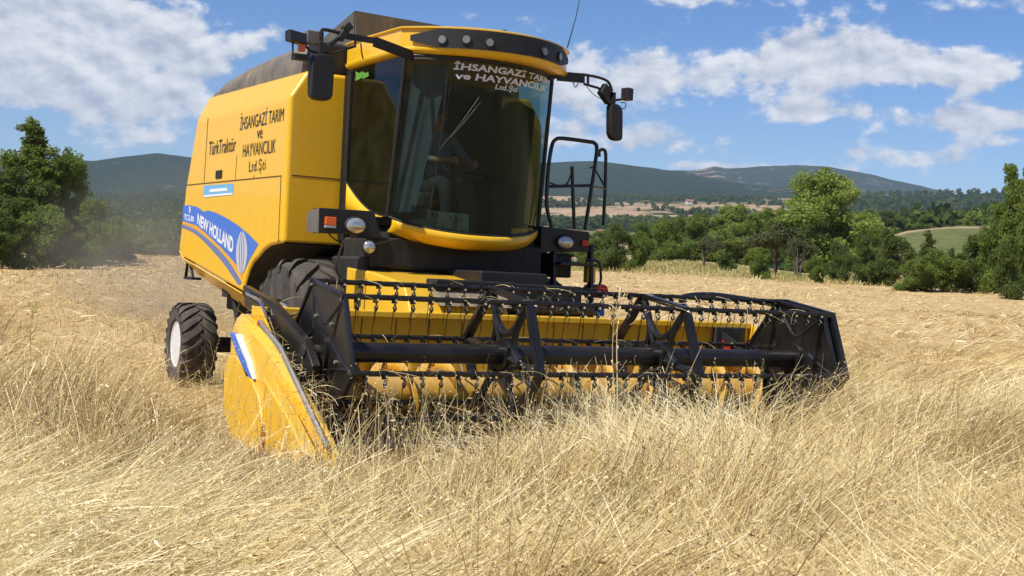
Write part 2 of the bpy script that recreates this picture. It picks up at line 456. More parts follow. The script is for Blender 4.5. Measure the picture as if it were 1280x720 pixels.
def decals():
    x = -XW-.003
    band = [(228.9, 257), (237.5, 256.5), (247, 258.9), (254.6, 264.9), (259.8, 263), (270.5, 266.2), (284, 273), (297.7, 281.8), (311.4, 293.4), (323, 305.1),
            (313, 322), (303.6, 342), (294.8, 330.4), (284, 317.7), (272.5, 306), (258.9, 293.4), (245.3, 281.8), (228, 276)]
    b = MB(); P = [on(0, x, *p) for p in band]; b.add(P, [tuple(range(len(P)))]); b.build('blue_band', 'blue', HARV)
    top = [(227.3, 280), (243.3, 286.6), (258.9, 298.3), (274.4, 312.9), (288, 329.4), (302.6, 353.7)]
    bot = [(297.8, 356.6), (282.2, 333.3), (268.6, 316.8), (253, 300.2), (239.4, 289.6), (226.8, 284.5)]
    b = MB(); P = [on(0, x, *p) for p in smooth2(top)+smooth2(bot)]; b.add(P, [tuple(range(len(P)))]); b.build('blue_stripe', 'silver_blue', HARV)
    top = [(227.6, 277.6), (244.5, 283.2), (258, 294.8), (272, 307.5), (284, 319.6), (294, 331.8), (303, 343.5)]
    bot = [(303, 349), (289.4, 328.6), (275.4, 311.6), (259.6, 297.1), (243.8, 285.4), (227.5, 279.0)]
    b = MB(); P = [on(0, x, *p) for p in smooth2(top)+smooth2(bot)]; b.add(P, [tuple(range(len(P)))]); b.build('orange_stripe', 'orange', HARV)
    x2 = x-.002
    def q(bl, br, tr, tl): return quad_fn(*[on(0, x2, *p) for p in (bl, br, tr, tl)])
    text_mesh('maker_lettering', 'NEW HOLLAND', q((246.2, 280.3), (291, 317.5), (292, 297), (247.2, 266.4)), 'white', HARV, bold=.035)
    text_mesh('model_lettering', 'TC5.80', q((230, 274.6), (242.4, 277.6), (242.4, 270.2), (230.4, 267.2)), 'white', HARV, bold=.02)
    b = MB(); p = [on(0, x2, *c) for c in ((236.4, 258), (238, 258.3), (238, 266), (236.6, 265.6))]; b.add(p, [(0, 1, 2, 3)]); b.build('badge_mark', 'white', HARV)
    # leaf shaped emblem: an oval of slats
    b = MB(); f = q((294.5, 345), (308.5, 343), (309.5, 287), (295.5, 289))
    def leaf(s0, s1, t0, t1):
        n = 12; L = []; Rt = []
        for i in range(n+1):
            t = t0+(t1-t0)*i/n; w = math.sin(PI*min(1, max(0, t)))**.6
            L.append(f(.5+(s0-.5)*w, t)); Rt.append(f(.5+(s1-.5)*w, t))
        b.add(L+Rt[::-1], [tuple(range(2*n+2))])
    leaf(0, .28, .03, .97); leaf(.34, .48, .06, 1); leaf(.54, .68, .06, 1); leaf(.74, 1, .03, .97)
    b.build('leaf_emblem', 'silver', HARV)
    b = MB(); P = [on(0, x, *p) for p in ((254.5, 232), (291.5, 229.5), (291.5, 243.5), (254.5, 247))]; b.add(P, [(0, 1, 2, 3)]); b.build('side_sticker', 'lblue', HARV)
    b = MB(); P = [on(0, x2, *p) for p in ((255, 244), (291, 240.8), (291, 243.2), (255, 246.6))]; b.add(P, [(0, 1, 2, 3)])
    P = [on(0, x2, *p) for p in ((262, 236.4), (284, 234.6), (284, 238.4), (262, 240.4))]; b.add(P, [(0, 1, 2, 3)]); b.build('sticker_print', 'white', HARV)
    text_mesh('owner_lettering', 'İHSANGAZİ TARIM', q((299.6, 163), (353.8, 151), (355.4, 128.5), (301, 141.5)), 'print', HARV, bold=.0)
    text_mesh('owner_lettering', 've', q((320.9, 174), (327.6, 172.4), (328.1, 161.5), (321.2, 163.2)), 'print', HARV, bold=.0)
    text_mesh('owner_lettering', 'HAYVANCILIK', q((303, 196.5), (343.9, 190.6), (344.6, 173.6), (304, 180.6)), 'print', HARV, bold=.0)
    text_mesh('owner_lettering', 'Ltd.Şti', q((310.7, 218.6), (331.3, 215.6), (332, 197.2), (311.5, 201)), 'print', HARV, bold=.0, space=1.12)
    text_mesh('dealer_lettering', 'TürkTraktör', q((260.4, 194.4), (294.2, 189), (295, 170.6), (261.6, 177.2)), 'print', HARV, bold=.004)
def smooth2(pts):
    return [(p.x, p.y) for p in smoothpath([(a, b, 0) for a, b in pts], 4)]
M['silver_blue'] = mat('slate_stripe', color=(.13, .17, .34), rough=.5)
decals()

# ---- wheels (built about their own hub, axis x; outer side is -x)
def wheel(name, r, w, rr, nl, lug, parent, loc, flip=False, steer=0, white=True):
    h = w/2
    o = empty(name, loc, (PI if flip else 0)+steer, parent)
    t = MB()
    prof = [(-h*.80, rr), (-h*.96, rr+.04*r), (-h, r*.80), (-h*.93, r*.90), (-h*.72, r*.945), (-h*.3, r*.96), (0, r*.963), (h*.3, r*.96), (h*.72, r*.945), (h*.93, r*.90), (h, r*.80), (h*.96, rr+.04*r), (h*.80, rr)]
    n = 56; vs = []; fs = []
    for a, q in prof:
        for j in range(n): vs.append((a, q*math.cos(2*PI*j/n), q*math.sin(2*PI*j/n)))
    m = len(prof)
    for i in range(m-1):
        for j in range(n): fs.append((i*n+j, i*n+(j+1) % n, (i+1)*n+(j+1) % n, (i+1)*n+j))
    t.add(vs, fs)
    # tread bars: two rows of slanting lugs
    pitch = 2*PI/nl
    for side in (-1, 1):
        for k in range(nl):
            a0 = k*pitch+(pitch/2 if side > 0 else 0)
            K = 6; lo = []; hi = []
            for i in range(K+1):
                f = i/K; x = side*(-.05+f*1.06)*h
                ang = a0+ (f**.85)*pitch*1.15
                base = r*(.955 if f < .7 else .955-.11*((f-.7)/.3)**1.6)
                top = r*(1.0 if f < .72 else 1.0-.10*((f-.72)/.28)**1.5)
                wd = lug*(1-.15*f)*(1.25 if f > .8 else 1)/r
                if f >= .999: x = side*h*1.02; 
                for da, rad, L in ((-wd/2, base-.02, lo), (wd/2, base-.02, lo)):
                    L.append((x, rad*math.cos(ang+da), rad*math.sin(ang+da)))
                for da in (-wd*.36, wd*.36):
                    hi.append((x, top*math.cos(ang+da), top*math.sin(ang+da)))
            vs = []
            for i in range(K+1): vs += [lo[2*i], lo[2*i+1], hi[2*i+1], hi[2*i]]
            fs = []
            for i in range(K):
                for e in range(4): fs.append((4*i+e, 4*i+(e+1) % 4, 4*i+4+(e+1) % 4, 4*i+4+e))
            fs += [(3, 2, 1, 0), (4*K, 4*K+1, 4*K+2, 4*K+3)]
            t.add(vs, fs)
    t.build('tyre', 'rubber', o, smooth=True)
    b = MB()
    b.lathe([(-h*.80, rr*1.02), (-h*.86, rr*.98), (-h*.82, rr*.93), (-h*.45, rr*.88), (-h*.30, rr*.80), (-h*.26, rr*.45), (-h*.42, rr*.34), (-h*.42, rr*.26), (-h*.62, rr*.24), (-h*.66, rr*.16), (-h*.66, .001)], n=40)
    b.lathe([(h*.80, rr*1.02), (h*.86, rr*.98), (h*.6, rr*.9), (h*.5, .001)], n=32)
    b.build('rim', 'rim' if white else 'yellow', o, smooth=True)
    for k in range(8):
        c = MB(); a = 2*PI*k/8; c.lathe([(-h*.50, .016), (-h*.38, .016)], c=(0, rr*.36*math.cos(a)*1.0, rr*.36*math.sin(a)), n=6)
        c.build('wheel_nut', 'steel', o)
    return o
wheel('front_wheel', .785, .56, .36, 17, .085, HARV, (-1.20, 0, .775))
wheel('front_wheel', .785, .56, .36, 17, .085, HARV, (1.20, 0, .775), flip=True)
wheel('rear_wheel', .50, .42, .28, 21, .055, HARV, (-1.13, 3.77, .50), steer=R_(-3))
wheel('rear_wheel', .50, .42, .28, 21, .055, HARV, (1.13, 3.77, .50), flip=True, steer=R_(-3))

# ---- grain tank cover on top
def tank():
    t = MB()
    # side tarp: rounded sheet from the body top up to a ridge, falling towards the rear
    prof = [(.30, 3.70), (.9, 3.71), (1.55, 3.705), (2.2, 3.665), (2.8, 3.60), (3.06, 3.50), (3.10, 3.40)]
    vs = []; K = 6; N = len(prof)
    for y, zt in prof:
        for j in range(K+1):
            a = j/K*PI/2
            vs.append((-1.24+.24*(1-math.cos(a)), y, 3.37+(zt-3.37)*math.sin(a)))
        for j in range(K+1):
            a = (1-j/K)*PI/2
            vs.append((1.24-.24*(1-math.cos(a)), y, 3.37+(zt-3.37)*math.sin(a)))
    W = 2*K+2
    fs = [(i*W+j, i*W+j+1, (i+1)*W+j+1, (i+1)*W+j) for i in range(N-1) for j in range(W-1)]+[tuple(range(W)), tuple((N-1)*W+j for j in range(W))[::-1]]
    t.add(vs, fs); t.build('tank_tarp', 'tarp', HARV, smooth=True)
    # front flap of the tank extension, tilted plates
    a = on(1, .16, 440, 12); b_ = on(1, .16, 620, 47)
    p = MB()
    p.add([(-.70, .16, 3.37), (1.05, .16, 3.37), (1.15, .10, 3.98), (a.x, .10, 4.01)], [(0, 1, 2, 3)])
    p.build('tank_flap', 'grey', HARV, solid=.012)
    p = MB(); p.add([(-.72, .17, 3.40), (a.x-.0, .11, 4.0), (-.95, .75, 3.72), (-1.0, 1.0, 3.68)], [(0, 1, 2, 3)])
    p.build('tank_flap', 'grey', HARV, solid=.012)
    p = MB(); p.box(-1.18, -.75, .12, .34, 3.36, 3.66); p.build('air_intake', 'matt', HARV, bevel=.03)
tank()

# ---- cab
CAB = empty('cab', (0, -.5, 1.8), parent=HARV)
CI = Matrix.Translation((0, .5, -1.8))
class CMB(MB):
    def build(s, name, mats, parent=CAB, **k):
        s.v = [(x, y+.5, z-1.8) for x, y, z in s.v]
        return MB.build(s, name, mats, parent, **k)
XL, XR = -.84, .79
def WS(s, t, off=0):
    q = 2*s-1
    x = XL+(XR-XL)*s
    yc = (-.96-.22*t)*(1-s)+(-.93-.13*t)*s
    arch = max(0, 1-abs(q)**2.3)
    y = yc-(.36+.02*t)*arch-off
    zb = 1.975-.13*arch**.8
    return Vector((x, y, zb+(3.41-zb)*t))
def lerp(a, b, t): return a+(b-a)*t
def cab():
    g = CMB(); g.grid(lambda s, t: WS(s, t), 28, 8); g.build('windscreen', 'glass', smooth=True)
    # side windows with a curved lower front corner; the yellow corner panel fills below
    def low(f): return 1.975+.37*(1-f)**1.9         # lower edge of the side glass, f from rear to front
    for X, cn, nm in ((-.85, WS, 0), (.80, WS, 1)):
        s = 0 if nm == 0 else 1
        n = 12; g = CMB(); pts = []; pl = []
        for i in range(n+1):
            f = i/n; top = WS(s, 1); bot = WS(s, 0)
            yt = .0+(top.y)*f; yb = .0+(bot.y)*f
            xb = lerp(X, bot.x, f); xt = lerp(X, top.x, f)
            zl = low(f)
            k = (zl-1.97)/(3.41-1.97)
            pts.append([(lerp(xb, xt, k+(1-k)*j/3), lerp(yb, yt, k+(1-k)*j/3), lerp(zl, 3.41, j/3)) for j in range(4)])
            pl.append([(xb, yb, 1.97), (lerp(xb, xt, k), lerp(yb, yt, k), zl-.004)])
        vs = [p for c in pts for p in c]
        g.add(vs, [(i*4+j, i*4+j+1, i*4+5+j, i*4+4+j) for i in range(n) for j in range(3)]); g.build('side_window', 'glass', smooth=True)
        g = CMB(); vs = [p for c in pl for p in c]
        g.add(vs, [(i*2, i*2+1, i*2+3, i*2+2) for i in range(n-1)]); g.build('corner_panel', 'yellow', solid=.02, smooth=True)
        g = CMB(); g.tube([tuple(np.array(c[0])+np.array([(-.004 if s == 0 else .004), 0, 0])) for c in pts], .009, 6); g.build('window_seal', 'matt')
        # pillars
        g = CMB(); g.tube([WS(s, 0)+Vector((0, .0, 0)), WS(s, .5), WS(s, 1)], .020, 8); g.build('front_pillar', 'matt')
        g = CMB(); g.box(X-.02, X+.03, -.045, .04, 1.75, 3.40); g.build('rear_pillar', 'matt', bevel=.008)
        g = CMB(); g.box(X+(-.022 if s == 0 else .0), X+(.0 if s == 0 else .022), .04, .085, 1.75, 3.36); g.build('rear_trim', 'yellow' if s else 'matt')
    # black frame under the roof and round the screen
    g = CMB(); g.tube([WS(i/20, 1, .004) for i in range(21)], .022, 8); g.build('upper_seal', 'matt')
    g = CMB(); g.grid(lambda s, t: WS(s, 1, .012)+Vector((0, -.012*t, .020-.052*t)), 24, 2); g.build('header_strip', 'matt', smooth=True)
    g = CMB(); g.tube([WS(i/20, 0, .004) for i in range(21)], .012, 8); g.build('lower_seal', 'matt')
    # cab floor, rear wall and lining (inside)
    fl = CMB(); fl.box(-.80, .76, -.92, .03, 1.70, 1.84); fl.box(-.79, .75, .0, .04, 1.84, 2.25); fl.build('cab_floor', 'dark')
    g = CMB(); g.box(-.83, .78, .005, .045, 1.84, 3.38); g.build('rear_wall', 'curtain')
    # nose: yellow skirt under the windscreen
    def nose(s, t):
        p = WS(.02+s*.96, 0, 0); arch = max(0, 1-abs(2*(.02+s*.96)-1)**2.3)
        dz = -.012-.105*t-.015*arch*t
        bulge = .030*math.sin(PI*min(1, t*1.0))+.012
        return Vector((p.x, p.y-bulge*(.4+.6*arch)+.10*t*t, p.z+dz))
    g = CMB(); g.grid(nose, 30, 8); 
    g.build('cab_nose', 'yellow', smooth=True, solid=.02)
    g = CMB(); g.add([WS(i/16, 0, -.02)+Vector((0, 0, -.03)) for i in range(17)]+[(XR, -.2, 1.9), (XL, -.2, 1.9)], [tuple(range(19))]); g.build('sill_tray', 'dark')
    # roof
    def outline(inset, n=22):
        hw = .93-inset; P = []
        for i in range(n+1):
            q = 1-2*i/n
            P.append((q*hw, -1.20-(.50)*(1-abs(q)**2.2)+inset*.9))
        P += [(-hw, -.8), (-hw, -.3), (-hw+.03, .14-inset), (hw-.03, .14-inset), (hw, -.3), (hw, -.8)]
        return P
    def ringmesh(levels, mb):
        base = len(mb.v); n = len(outline(0))
        for ins, z in levels:
            for i, (x, y) in enumerate(outline(ins)):
                mb.v.append((x, y, z+ (0.012*(y+.5) if z > 3.6 else 0)))
        for k in range(len(levels)-1):
            for i in range(n):
                mb.f.append((base+k*n+i, base+k*n+(i+1) % n, base+(k+1)*n+(i+1) % n, base+(k+1)*n+i)); mb.mi.append(mb.k)
        mb.f.append(tuple(base+i for i in range(n))[::-1]); mb.f.append(tuple(base+(len(levels)-1)*n+i for i in range(n))); mb.mi += [mb.k]*2
    g = CMB(); ringmesh([(.14, 3.418), (.07, 3.420), (.05, 3.432), (.035, 3.455), (.035, 3.474), (.045, 3.484), (.045, 3.645), (.025, 3.658), (.025, 3.668), (.10, 3.69), (.30, 3.72), (.60, 3.73)], g)
    g.build('cab_roof', 'yellow', smooth=True)
    def VB(s, t):                    # black band across the roof's front
        hw = .93-.028; q = -.93+1.86*s
        return Vector((q*hw, -1.20-.50*(1-abs(q)**2.2)+.028*.9-.008, 3.472+.170*t))
    g = CMB(); g.grid(lambda s, t: VB(s, .5+(t-.5)*min(1, (min(s, 1-s)*6+.30))), 40, 4); g.build('roof_visor', 'matt', smooth=True)
    for (u, v) in ((553, 49.5), (583, 49.5), (612, 53.5), (680, 66), (699, 71)):
        s, t = inv(VB, u, v); p = VB(s, min(.6, max(.4, t))); e = VB(s+.02, t)-VB(s-.02, t); nrm = Vector((e.y, -e.x, 0)).normalized()
        if nrm.y > 0: nrm = -nrm
        ax = e.normalized()
        def disc(mb, r, d0, d1):
            K = 18; c0 = [p+nrm*d0+(ax*math.cos(2*PI*i/K)+Vector((0, 0, 1))*math.sin(2*PI*i/K))*r for i in range(K)]
            c1 = [q+nrm*(d1-d0) for q in c0]
            mb.add(c0+c1, [tuple(range(K, 2*K))]+[(i, (i+1) % K, K+(i+1) % K, K+i) for i in range(K)])
        a = CMB(); disc(a, .046, -.01, .014); lo = a.build('roof_lamp', 'matt')
        a = CMB(); disc(a, .034, 0, .018); a.build('roof_lamp_glass', 'dull_lens')
    # lettering on the screen
    def wq(bl, br, tr, tl):
        P = [inv(WS, *p) for p in (bl, br, tr, tl)]
        def f(s, t):
            a = [lerp(P[0][i], P[1][i], s) for i in (0, 1)]; b = [lerp(P[3][i], P[2][i], s) for i in (0, 1)]
            w = WS(lerp(a[0], b[0], t), lerp(a[1], b[1], t), .006); return w+Vector((0, .5, -1.8))
        return f
    text_mesh('screen_lettering', 'İHSANGAZİ TARIM', wq((566, 87), (686, 106.2), (687, 97), (565, 75.5)), 'white', CAB, bold=.03, shear=.15)
    text_mesh('screen_lettering', 've HAYVANCILIK', wq((569, 98.6), (682.5, 116), (683.2, 108), (568.6, 90)), 'white', CAB, bold=.03, shear=.15)
    text_mesh('screen_lettering', 'Ltd.Şti', wq((618, 113), (646, 117.4), (647, 108.6), (619, 104.6)), 'white', CAB, bold=.02, shear=.15)
    # wipers
    def wp(u, v, o=.03):
        s, t = inv(WS, u, v); return WS(s, t, o)
    g = CMB(); g.tube([wp(547, 188, .035), wp(575, 152, .05), wp(597, 122, .03)], .006, 6); g.tube([wp(549, 186, .03), wp(577, 155, .03), wp(600, 127, .02)], .004, 6)
    g.tube([wp(558, 88, .02), wp(553, 130, .045), wp(547, 188, .035), wp(536, 262, .02)], .006, 6); g.tube([wp(562, 105, .02), wp(555, 150, .02), wp(551, 175, .02)], .005, 6)
    g.build('wiper', 'matt')
    # green stickers on the side glass
    g = CMB()
    for (u, v, w, h) in ((449, 95, 4.5, 6), (457, 94, 4, 4.5)):
        P = [on(0, -.86, *q) for q in ((u-w, v+h), (u, v+h*.7), (u+w, v+h*.2), (u+w*.8, v-h), (u, v-h*.6), (u-w, v-h))]; g.add(P, [tuple(range(6))])
    g.build('green_sticker', 'green')
    # coloured sheets added inside the glass to give it blue-grey and olive tones
    def inner_sheet(fn, nm, mt, k=14):
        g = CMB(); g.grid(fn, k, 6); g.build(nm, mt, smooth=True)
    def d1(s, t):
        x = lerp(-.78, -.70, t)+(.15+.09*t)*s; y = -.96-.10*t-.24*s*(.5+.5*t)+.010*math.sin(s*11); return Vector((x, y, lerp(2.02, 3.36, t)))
    inner_sheet(d1, 'glass_tone_sheet', 'blue_grey', 26)
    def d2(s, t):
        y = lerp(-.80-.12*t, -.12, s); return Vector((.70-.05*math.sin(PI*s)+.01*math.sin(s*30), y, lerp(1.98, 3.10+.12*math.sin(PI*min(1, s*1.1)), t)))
    inner_sheet(d2, 'glass_tone_sheet', 'olive', 26)
    # interior: seat, column, wheel, console, card with numbers
    g = CMB(); g.box(-.30, .28, -.55, -.05, 2.10, 2.26); g.box(-.27, .25, -.14, -.02, 2.22, 2.92); g.box(-.2, .18, -.5, -.1, 1.84, 2.12); g.build('operator_seat', 'seat', bevel=.05)
    g = CMB(); g.beam((-.02, -1.02, 1.84), (-.02, -.86, 2.42), .14, .10); g.build('steering_column', 'matt', bevel=.02)
    g = CMB(); c = Vector((-.02, -.86, 2.47)); e2 = Vector((0, .88, .42)).normalized(); ring = [c+Vector((1, 0, 0))*.2*math.cos(2*PI*i/24)+e2*.2*math.sin(2*PI*i/24) for i in range(24)]
    g.tube(ring, .015, 8, closed=True)
    for a in (0, 2.1, 4.2): g.tube([c, c+Vector((1, 0, 0))*.2*math.cos(a)+e2*.2*math.sin(a)], .011, 6)
    g.build('steering_wheel', 'matt')
    g = CMB(); g.box(.36, .62, -.75, -.05, 1.84, 2.42); g.build('side_console', 'matt', bevel=.04)
    g = CMB(); P = [WS(*inv(WS, *q), -.06) for q in ((536, 282), (590, 290), (590, 268), (538, 262))]; g.add(P, [(0, 1, 2, 3)]); g.build('dashboard_card', 'card')
    def cq(bl, br, tr, tl):
        P = [WS(*inv(WS, *q), -.054)+Vector((0, .5, -1.8)) for q in (bl, br, tr, tl)]; return quad_fn(*P)
    text_mesh('card_number', '37', cq((541, 272), (552, 273.5), (552, 267), (541, 265.5)), 'print', CAB, bold=.02)
    text_mesh('card_number', '121', cq((566, 276), (581, 278), (581, 271.5), (566, 269.5)), 'print', CAB, bold=.02)
cab()


# ---- the operator inside the cab
def operator():
    me = bpy.data.meshes.new('person'); J = {
     'hip': ((-.02, -.26, 2.33), .15), 'waist': ((-.02, -.24, 2.50), .135), 'chest': ((-.02, -.24, 2.72), .155), 'neck': ((-.02, -.26, 2.88), .062), 'chin': ((-.02, -.30, 2.94), .07), 'head': ((-.02, -.28, 3.02), .088), 'crown': ((-.02, -.27, 3.09), .07),
     'ls': ((-.20, -.25, 2.80), .065), 'le': ((-.31, -.42, 2.58), .047), 'lw': ((-.18, -.74, 2.56), .030), 'lh': ((-.14, -.84, 2.55), .032),
     'rs': ((.16, -.25, 2.80), .065), 're': ((.27, -.42, 2.58), .047), 'rw': ((.14, -.74, 2.54), .030), 'rh': ((.10, -.84, 2.53), .032),
     'lk': ((-.15, -.72, 2.36), .075), 'la': ((-.15, -.80, 1.98), .05), 'lt': ((-.15, -.90, 1.90), .04), 'lq': ((-.11, -.33, 2.32), .10),
     'rk': ((.11, -.72, 2.36), .075), 'ra': ((.11, -.80, 1.98), .05), 'rt': ((.11, -.90, 1.90), .04), 'rq': ((.07, -.33, 2.32), .10)}
    E = [('hip', 'waist'), ('waist', 'chest'), ('chest', 'neck'), ('neck', 'chin'), ('chin', 'head'), ('head', 'crown'), ('chest', 'ls'), ('ls', 'le'), ('le', 'lw'), ('lw', 'lh'), ('chest', 'rs'), ('rs', 're'), ('re', 'rw'), ('rw', 'rh'),
         ('hip', 'lq'), ('lq', 'lk'), ('lk', 'la'), ('la', 'lt'), ('hip', 'rq'), ('rq', 'rk'), ('rk', 'ra'), ('ra', 'rt')]
    for sd, sg in (('l', -1), ('r', 1)):        # fingers curled round the wheel rim
        hx, hy, hz = J[sd+'h'][0]
        for i in range(4):
            k = sd+'f%d' % i; z = hz+.03-.018*i
            J[k] = ((hx, hy-.05, z), .0095); J[k+'b'] = ((hx-sg*.030, hy-.062, z-.01), .0085); J[k+'c'] = ((hx-sg*.045, hy-.035, z-.012), .0075)
            E += [(sd+'h', k), (k, k+'b'), (k+'b', k+'c')]
        J[sd+'t'+'h'] = ((hx-sg*.035, hy+.0, hz+.035), .010); E.append((sd+'h', sd+'th'))
    K = list(J); me.from_pydata([J[k][0] for k in K], [(K.index(a), K.index(b)) for a, b in E], [])
    o = bpy.data.objects.new('person', me); COL.objects.link(o)
    sk = o.modifiers.new('skin', 'SKIN'); sk.use_smooth_shade = True
    for i, k in enumerate(K):
        r = J[k][1]; me.skin_vertices[0].data[i].radius = (r, r*(.72 if k in ('chest', 'waist', 'hip') else 1)); me.skin_vertices[0].data[i].use_root = (k == 'hip')
    sb = o.modifiers.new('sub', 'SUBSURF'); sb.levels = 1; sb.render_levels = 1
    dg = bpy.context.evaluated_depsgraph_get(); m2 = bpy.data.meshes.new_from_object(o.evaluated_get(dg)); o.modifiers.clear(); o.data = m2
    m2.materials.clear()
    for n in ('skin', 'shirt', 'trouser'): m2.materials.append(M[n])
    for p in m2.polygons:
        c = p.center; p.use_smooth = True
        p.material_index = 2 if (c.z < 2.44 and c.y > -1 and not (c.z > 2.40 and c.y < -.8)) else (0 if (c.z > 2.87 or c.y < -.60) else 1)
    tag(o, 'person in a blue shirt seated at the wheel behind the dark windscreen', 'person')
    hd = Vector((-.02, -.28, 3.02))
    b = MB(); b.lathe([(.02, .092), (.06, .084), (.095, .055), (.108, .001)], c=hd+Vector((0, .015, 0)), axis='z', n=16); b.build('hair', 'hair', o, smooth=True)
    b = MB(); b.tube([hd+Vector((0, -.085, .01)), hd+Vector((0, -.112, -.028)), hd+Vector((0, -.09, -.038))], [.010, .014, .010], 8); b.build('nose', 'skin', o, smooth=True)
    for sg in (-1, 1):
        b = MB(); b.lathe([(-.012, .001), (0, .011), (.004, .001)], c=hd+Vector((sg*.032, -.078, .012)), axis='y', n=10); b.build('eye', 'hair', o)
        b = MB(); b.lathe([(-.008, .001), (-.004, .022), (.006, .018), (.008, .001)], c=hd+Vector((sg*.088, .0, -.005)), axis='x', n=10); b.build('ear', 'skin', o)
    b = MB(); b.tube([hd+Vector((-.025, -.078, -.062)), hd+Vector((0, -.086, -.064)), hd+Vector((.025, -.078, -.062))], .005, 6); b.build('mouth', 'red', o)
operator()

# ---- light bars beside the nose, lamps
def lamp(parent, c, r, nrm, squash=1.0, name='headlight'):
    c = Vector(c); nrm = Vector(nrm).normalized(); ax = nrm.cross(Vector((0, 0, 1))).normalized(); up = ax.cross(nrm)
    K = 28
    def ring(rr, d): return [c+nrm*d+ax*math.cos(2*PI*i/K)*rr+up*math.sin(2*PI*i/K)*rr*squash for i in range(K)]
    h = MB(); rs = [ring(r*1.12, -.03), ring(r*1.14, .02), ring(r*.98, .028)]
    h.add([p for q in rs for p in q], [(k*K+i, k*K+(i+1) % K, (k+1)*K+(i+1) % K, (k+1)*K+i) for k in range(2) for i in range(K)])
    ho = h.build(name, 'matt', parent, smooth=True)
    g = MB(); rs = [ring(r*.98, .024), ring(r*.8, .036), ring(r*.45, .044)]
    g.add([p for q in rs for p in q]+[c+nrm*.047], [(k*K+i, k*K+(i+1) % K, (k+1)*K+(i+1) % K, (k+1)*K+i) for k in range(2) for i in range(K)]+[(2*K+i, 2*K+(i+1) % K, 3*K) for i in range(K)])
    g.build('lamp_glass', 'lens', ho, smooth=True)
    g = MB(); rs = [ring(r*.42, .049), ring(r*.2, .054)]
    g.add([p for q in rs for p in q]+[c+nrm*.055], [(i, (i+1) % K, K+(i+1) % K, K+i) for i in range(K)]+[(K+i, K+(i+1) % K, 2*K) for i in range(K)])
    g.build('lamp_reflector', 'reflector', ho, smooth=True)
def lights():
    b = MB(); y = -1.06
    # left bar: traced front, with end cap turned back
    F = [on(1, y, *p) for p in ((400, 259.5), (468, 264), (478, 298), (446, 298), (446, 293), (399, 291))]
    n = len(F); B = [p+Vector((0, .16, 0)) for p in F]
    b.add(F+B, [tuple(range(n)), tuple(range(n, 2*n))[::-1]]+[(i, (i+1) % n, n+(i+1) % n, n+i) for i in range(n)])
    b.build('lamp_bar', 'matt', HARV, bevel=.008)
    e = MB(); a0, a1 = F[0], F[5]
    e.add([a0+Vector((-.004, 0, 0)), a1+Vector((-.004, 0, 0)), a1+Vector((-.06, .14, .01)), a0+Vector((-.06, .14, -.04))], [(0, 1, 2, 3)]); e.build('bar_end_cap', 'grey', HARV, solid=.01)
    lamp(HARV, on(1, y-.02, 444, 282), .092, (-.12, -1, 0), .78)
    lamp(HARV, on(1, y-.05, 461, 309), .056, (-.2, -1, 0), 1, 'work_lamp')
    r = MB(); c = on(1, y-.012, 413, 277.5); r.box(c.x-.05, c.x+.05, c.y-.02, c.y+.02, c.z-.028, c.z+.045); r.build('turn_signal', 'amber', HARV, bevel=.006)
    r = MB(); r.box(c.x-.05, c.x+.05, c.y-.015, c.y+.02, c.z-.05, c.z-.03); r.build('signal_base', 'silver', HARV)
    y2 = -1.0
    F = [on(1, y2, *p) for p in ((677, 283), (737, 290), (737, 315), (700, 314), (676, 316))]
    n = len(F); B = [p+Vector((0, .16, 0)) for p in F]
    b = MB(); b.add(F+B, [tuple(range(n)), tuple(range(n, 2*n))[::-1]]+[(i, (i+1) % n, n+(i+1) % n, n+i) for i in range(n)]); b.build('lamp_bar', 'matt', HARV, bevel=.008)
    lamp(HARV, on(1, y2-.02, 706, 303), .085, (-.1, -1, 0), .72)
    r = MB(); c = on(1, y2-.01, 731, 304); r.box(c.x-.04, c.x+.04, c.y-.02, c.y+.02, c.z-.03, c.z+.03); r.build('turn_signal', 'red', HARV, bevel=.006)
    # dark underframe below the nose
    b = MB(); b.box(-1.0, .80, -1.02, -.35, 1.50, 1.78); b.box(-1.05, -.80, -.95, -.2, 1.15, 1.6); b.box(.55, .85, -.9, -.3, 1.2, 1.6); b.build('cab_underframe', 'dark', HARV, bevel=.03)
    b = MB(); b.tube(smoothpath([on(1, -1.1, *p) for p in ((430, 300), (424, 318), (420, 334), (426, 350))]), .012, 6)
    b.tube(smoothpath([on(1, -1.1, *p) for p in ((452, 312), (475, 304), (500, 300), (530, 305))]), .008, 6)
    b.tube(smoothpath([on(1, -1.0, *p) for p in ((410, 291), (418, 299), (428, 304))]), .007, 6); b.build('wiring', 'matt', HARV)
lights()

